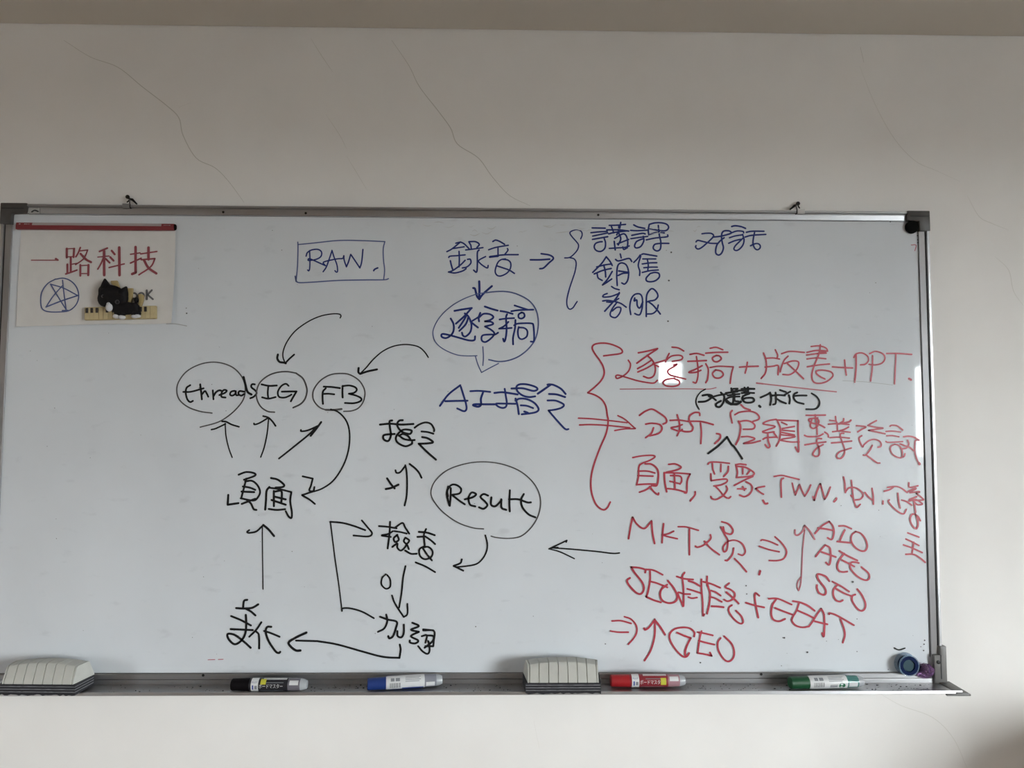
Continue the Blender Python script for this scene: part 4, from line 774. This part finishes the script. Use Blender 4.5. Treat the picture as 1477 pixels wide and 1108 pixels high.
def marker(col, label, px0, px1, py0, py1, cap_m, tank_col, style):
    r = 0.0116; zc_ = TF + 0.0012 + r
    a = atz(px0, py0, zc_); c = atz(px1, py1, zc_)
    a.y = min(max(a.y, -0.0560 + r), -0.0062 - r); c.y = min(max(c.y, -0.0560 + r), -0.0062 - r)
    d = c - a; L = d.length
    t = thing('whiteboard_marker', label, 'marker', tuple(a), (0, 0, math.atan2(d.y, d.x)), 'whiteboard markers on the tray')
    k = L/0.140
    X = lambda v: v*k
    obj('cap', lathe([(0, 0), (0, r*0.80), (X(0.0015), r*0.90), (X(0.030), r*0.94), (X(0.0345), r*0.96), (X(0.0345), 0)], 28, 'x'), cap_m, t, 0.5)
    obj('barrel', lathe([(X(0.034), 0), (X(0.034), r*0.93), (X(0.0375), r), (X(0.104), r), (X(0.106), r*0.97), (X(0.106), 0)], 32, 'x'), PM[{'black': 'black', 'red': 'wine', 'blue': 'white', 'green': 'white'}[col]], t, 0.5)
    tk = mat('ink_tank_' + col, tank_col, 0.12, trans=0.25)
    obj('ink_window', lathe([(X(0.1058), 0), (X(0.1058), r*0.95), (X(0.128), r*0.90), (X(0.1285), 0)], 32, 'x'), tk, t, 0.5)
    obj('rear_plug', lathe([(X(0.128), 0), (X(0.128), r*0.88), (X(0.134), r*0.80), (X(0.1395), r*0.62), (X(0.140), 0)], 28, 'x'), PM['plug'], t, 0.5)
    R1, R2, R3 = r*1.004, r*1.010, r*1.016
    if style == 'front':
        obj('label_panel', patch(X(0.0385), X(0.052), -75, 95, R1), PM['white'], t, 'raw')
        obj('label_text', wrap_text('PILOT', 0.0042, X(0.0402), 36, R2, X(0.010)), PM['navy'], t, 'raw')
        obj('label_mark', patch(X(0.041), X(0.0435), -28, 12, R2), PM['navy'], t, 'raw'); obj('label_mark', patch(X(0.0455), X(0.050), -24, 8, R2), PM['grey'], t, 'raw')
        obj('label_stripe', patch(X(0.060), X(0.1035), 62, 88, R1), PM['white'], t, 'raw')
        obj('label_text', wrap_text('ボードマスター', 0.0088, X(0.0535), 4, R2, X(0.044)), PM['white'], t, 'raw')
        obj('label_stripe', patch(X(0.064), X(0.0985), 30, 36, R2), PM['grey'], t, 'raw'); obj('label_stripe', patch(X(0.056), X(0.098), -44, -38, R2), PM['grey'], t, 'raw')
        ya, yb = ((0.056, 0.066) if col == 'black' else (0.092, 0.102))
        obj('label_badge', patch(X(ya), X(yb), (18 if col == 'black' else -22), (72 if col == 'black' else 40), R3), PM['yellow'], t, 'raw')
        obj('label_panel', patch(X(0.109), X(0.1255), 12, 55, r*0.955), PM['white'], t, 'raw')
    else:
        tone = PM['navy' if col == 'blue' else 'pine']
        for i in range(13):
            xx = 0.041 + i*0.0016 + (i % 3)*0.0002
            obj('barcode_bar', patch(X(xx), X(xx + 0.0005 + 0.0003*(i % 2)), -30, 14, R1), PM['black'], t, 'raw')
        for i, (x0, x1) in enumerate(((0.043, 0.050), (0.052, 0.060))): obj('label_mark', patch(X(x0), X(x1), 28, 58, R1), PM['grey'], t, 'raw')
        for i in range(4): obj('label_stripe', patch(X(0.070), X(0.099 - 0.003*(i % 2)), 62 - i*14, 67 - i*14, R1), PM['grey'], t, 'raw')
        if col == 'blue':
            obj('label_panel', patch(X(0.064), X(0.104), -100, -34, R1), tone, t, 'raw')
            obj('label_panel', patch(X(0.038), X(0.064), -100, -50, R1), tone, t, 'raw')
        else:
            obj('label_badge', lathe_patch(X(0.094), -18, X(0.0052), R2), tone, t, 'raw'); obj('label_mark', patch(X(0.072), X(0.086), -34, -6, R1), PM['grey'], t, 'raw')
        obj('label_panel', patch(X(0.1085), X(0.125), -36, 6, r*0.957), PM['white'], t, 'raw')
    return t
def lathe_patch(x, a_mid, rad, r):
    b = bmesh.new(); vs = []
    for k in range(20):
        q = 2*math.pi*k/20; xx = x + rad*math.cos(q)*(1.35 if math.cos(q) > 0 else 1); a = math.radians(a_mid) + rad*math.sin(q)/r
        vs.append(b.verts.new((xx, -r*math.cos(a), r*math.sin(a))))
    c = b.verts.new((x, -r*math.cos(math.radians(a_mid)), r*math.sin(math.radians(a_mid))))
    for k in range(20): b.faces.new((c, vs[k], vs[(k+1) % 20]))
    return b
marker('black', 'black whiteboard marker with white lettering on a black label', 331, 441, 991, 990.5, mat('black_cap', (0.005, 0.004, 0.005), 0.6, spec=0.1), (0.20, 0.19, 0.22), 'front')
marker('blue', 'blue-capped whiteboard marker with barcode side showing', 529, 638, 988.5, 980.5, mat('blue_cap', (0.008, 0.03, 0.16), 0.45), (0.30, 0.31, 0.36), 'back')
marker('red', 'red-capped whiteboard marker with a dark red label', 880.5, 988, 982, 981.5, mat('red_cap', (0.33, 0.010, 0.014), 0.45), (0.50, 0.28, 0.32), 'front')
marker('green', 'green-capped whiteboard marker with barcode side showing', 1139, 1244, 985, 982.5, mat('green_cap', (0.008, 0.065, 0.025), 0.45), (0.10, 0.26, 0.24), 'back')

# ------------------------------------------------------------------ eraser dust on the tray
b = bmesh.new()
for i in range(230):
    px = random.choice((random.uniform(150, 330), random.uniform(440, 530), random.uniform(640, 760), random.uniform(985, 1140), random.uniform(1245, 1340)))
    yy = random.uniform(-0.053, -0.010); x = at(px, 990, yy).x; q = random.uniform(0.0003, 0.0011) if random.random() < 0.3 else random.uniform(0.0002, 0.0006)
    z = TF + (-0.0058 - yy)/0.0492*0.0012
    box(x-q*1.4, x+q*1.4, yy-q, yy+q, z-0.0001, z+q, bm=b)
o = obj('eraser_dust', b, m_felt); o['kind'] = 'stuff'; tag(o, 'black crumbs of eraser felt scattered along the tray', 'dust')
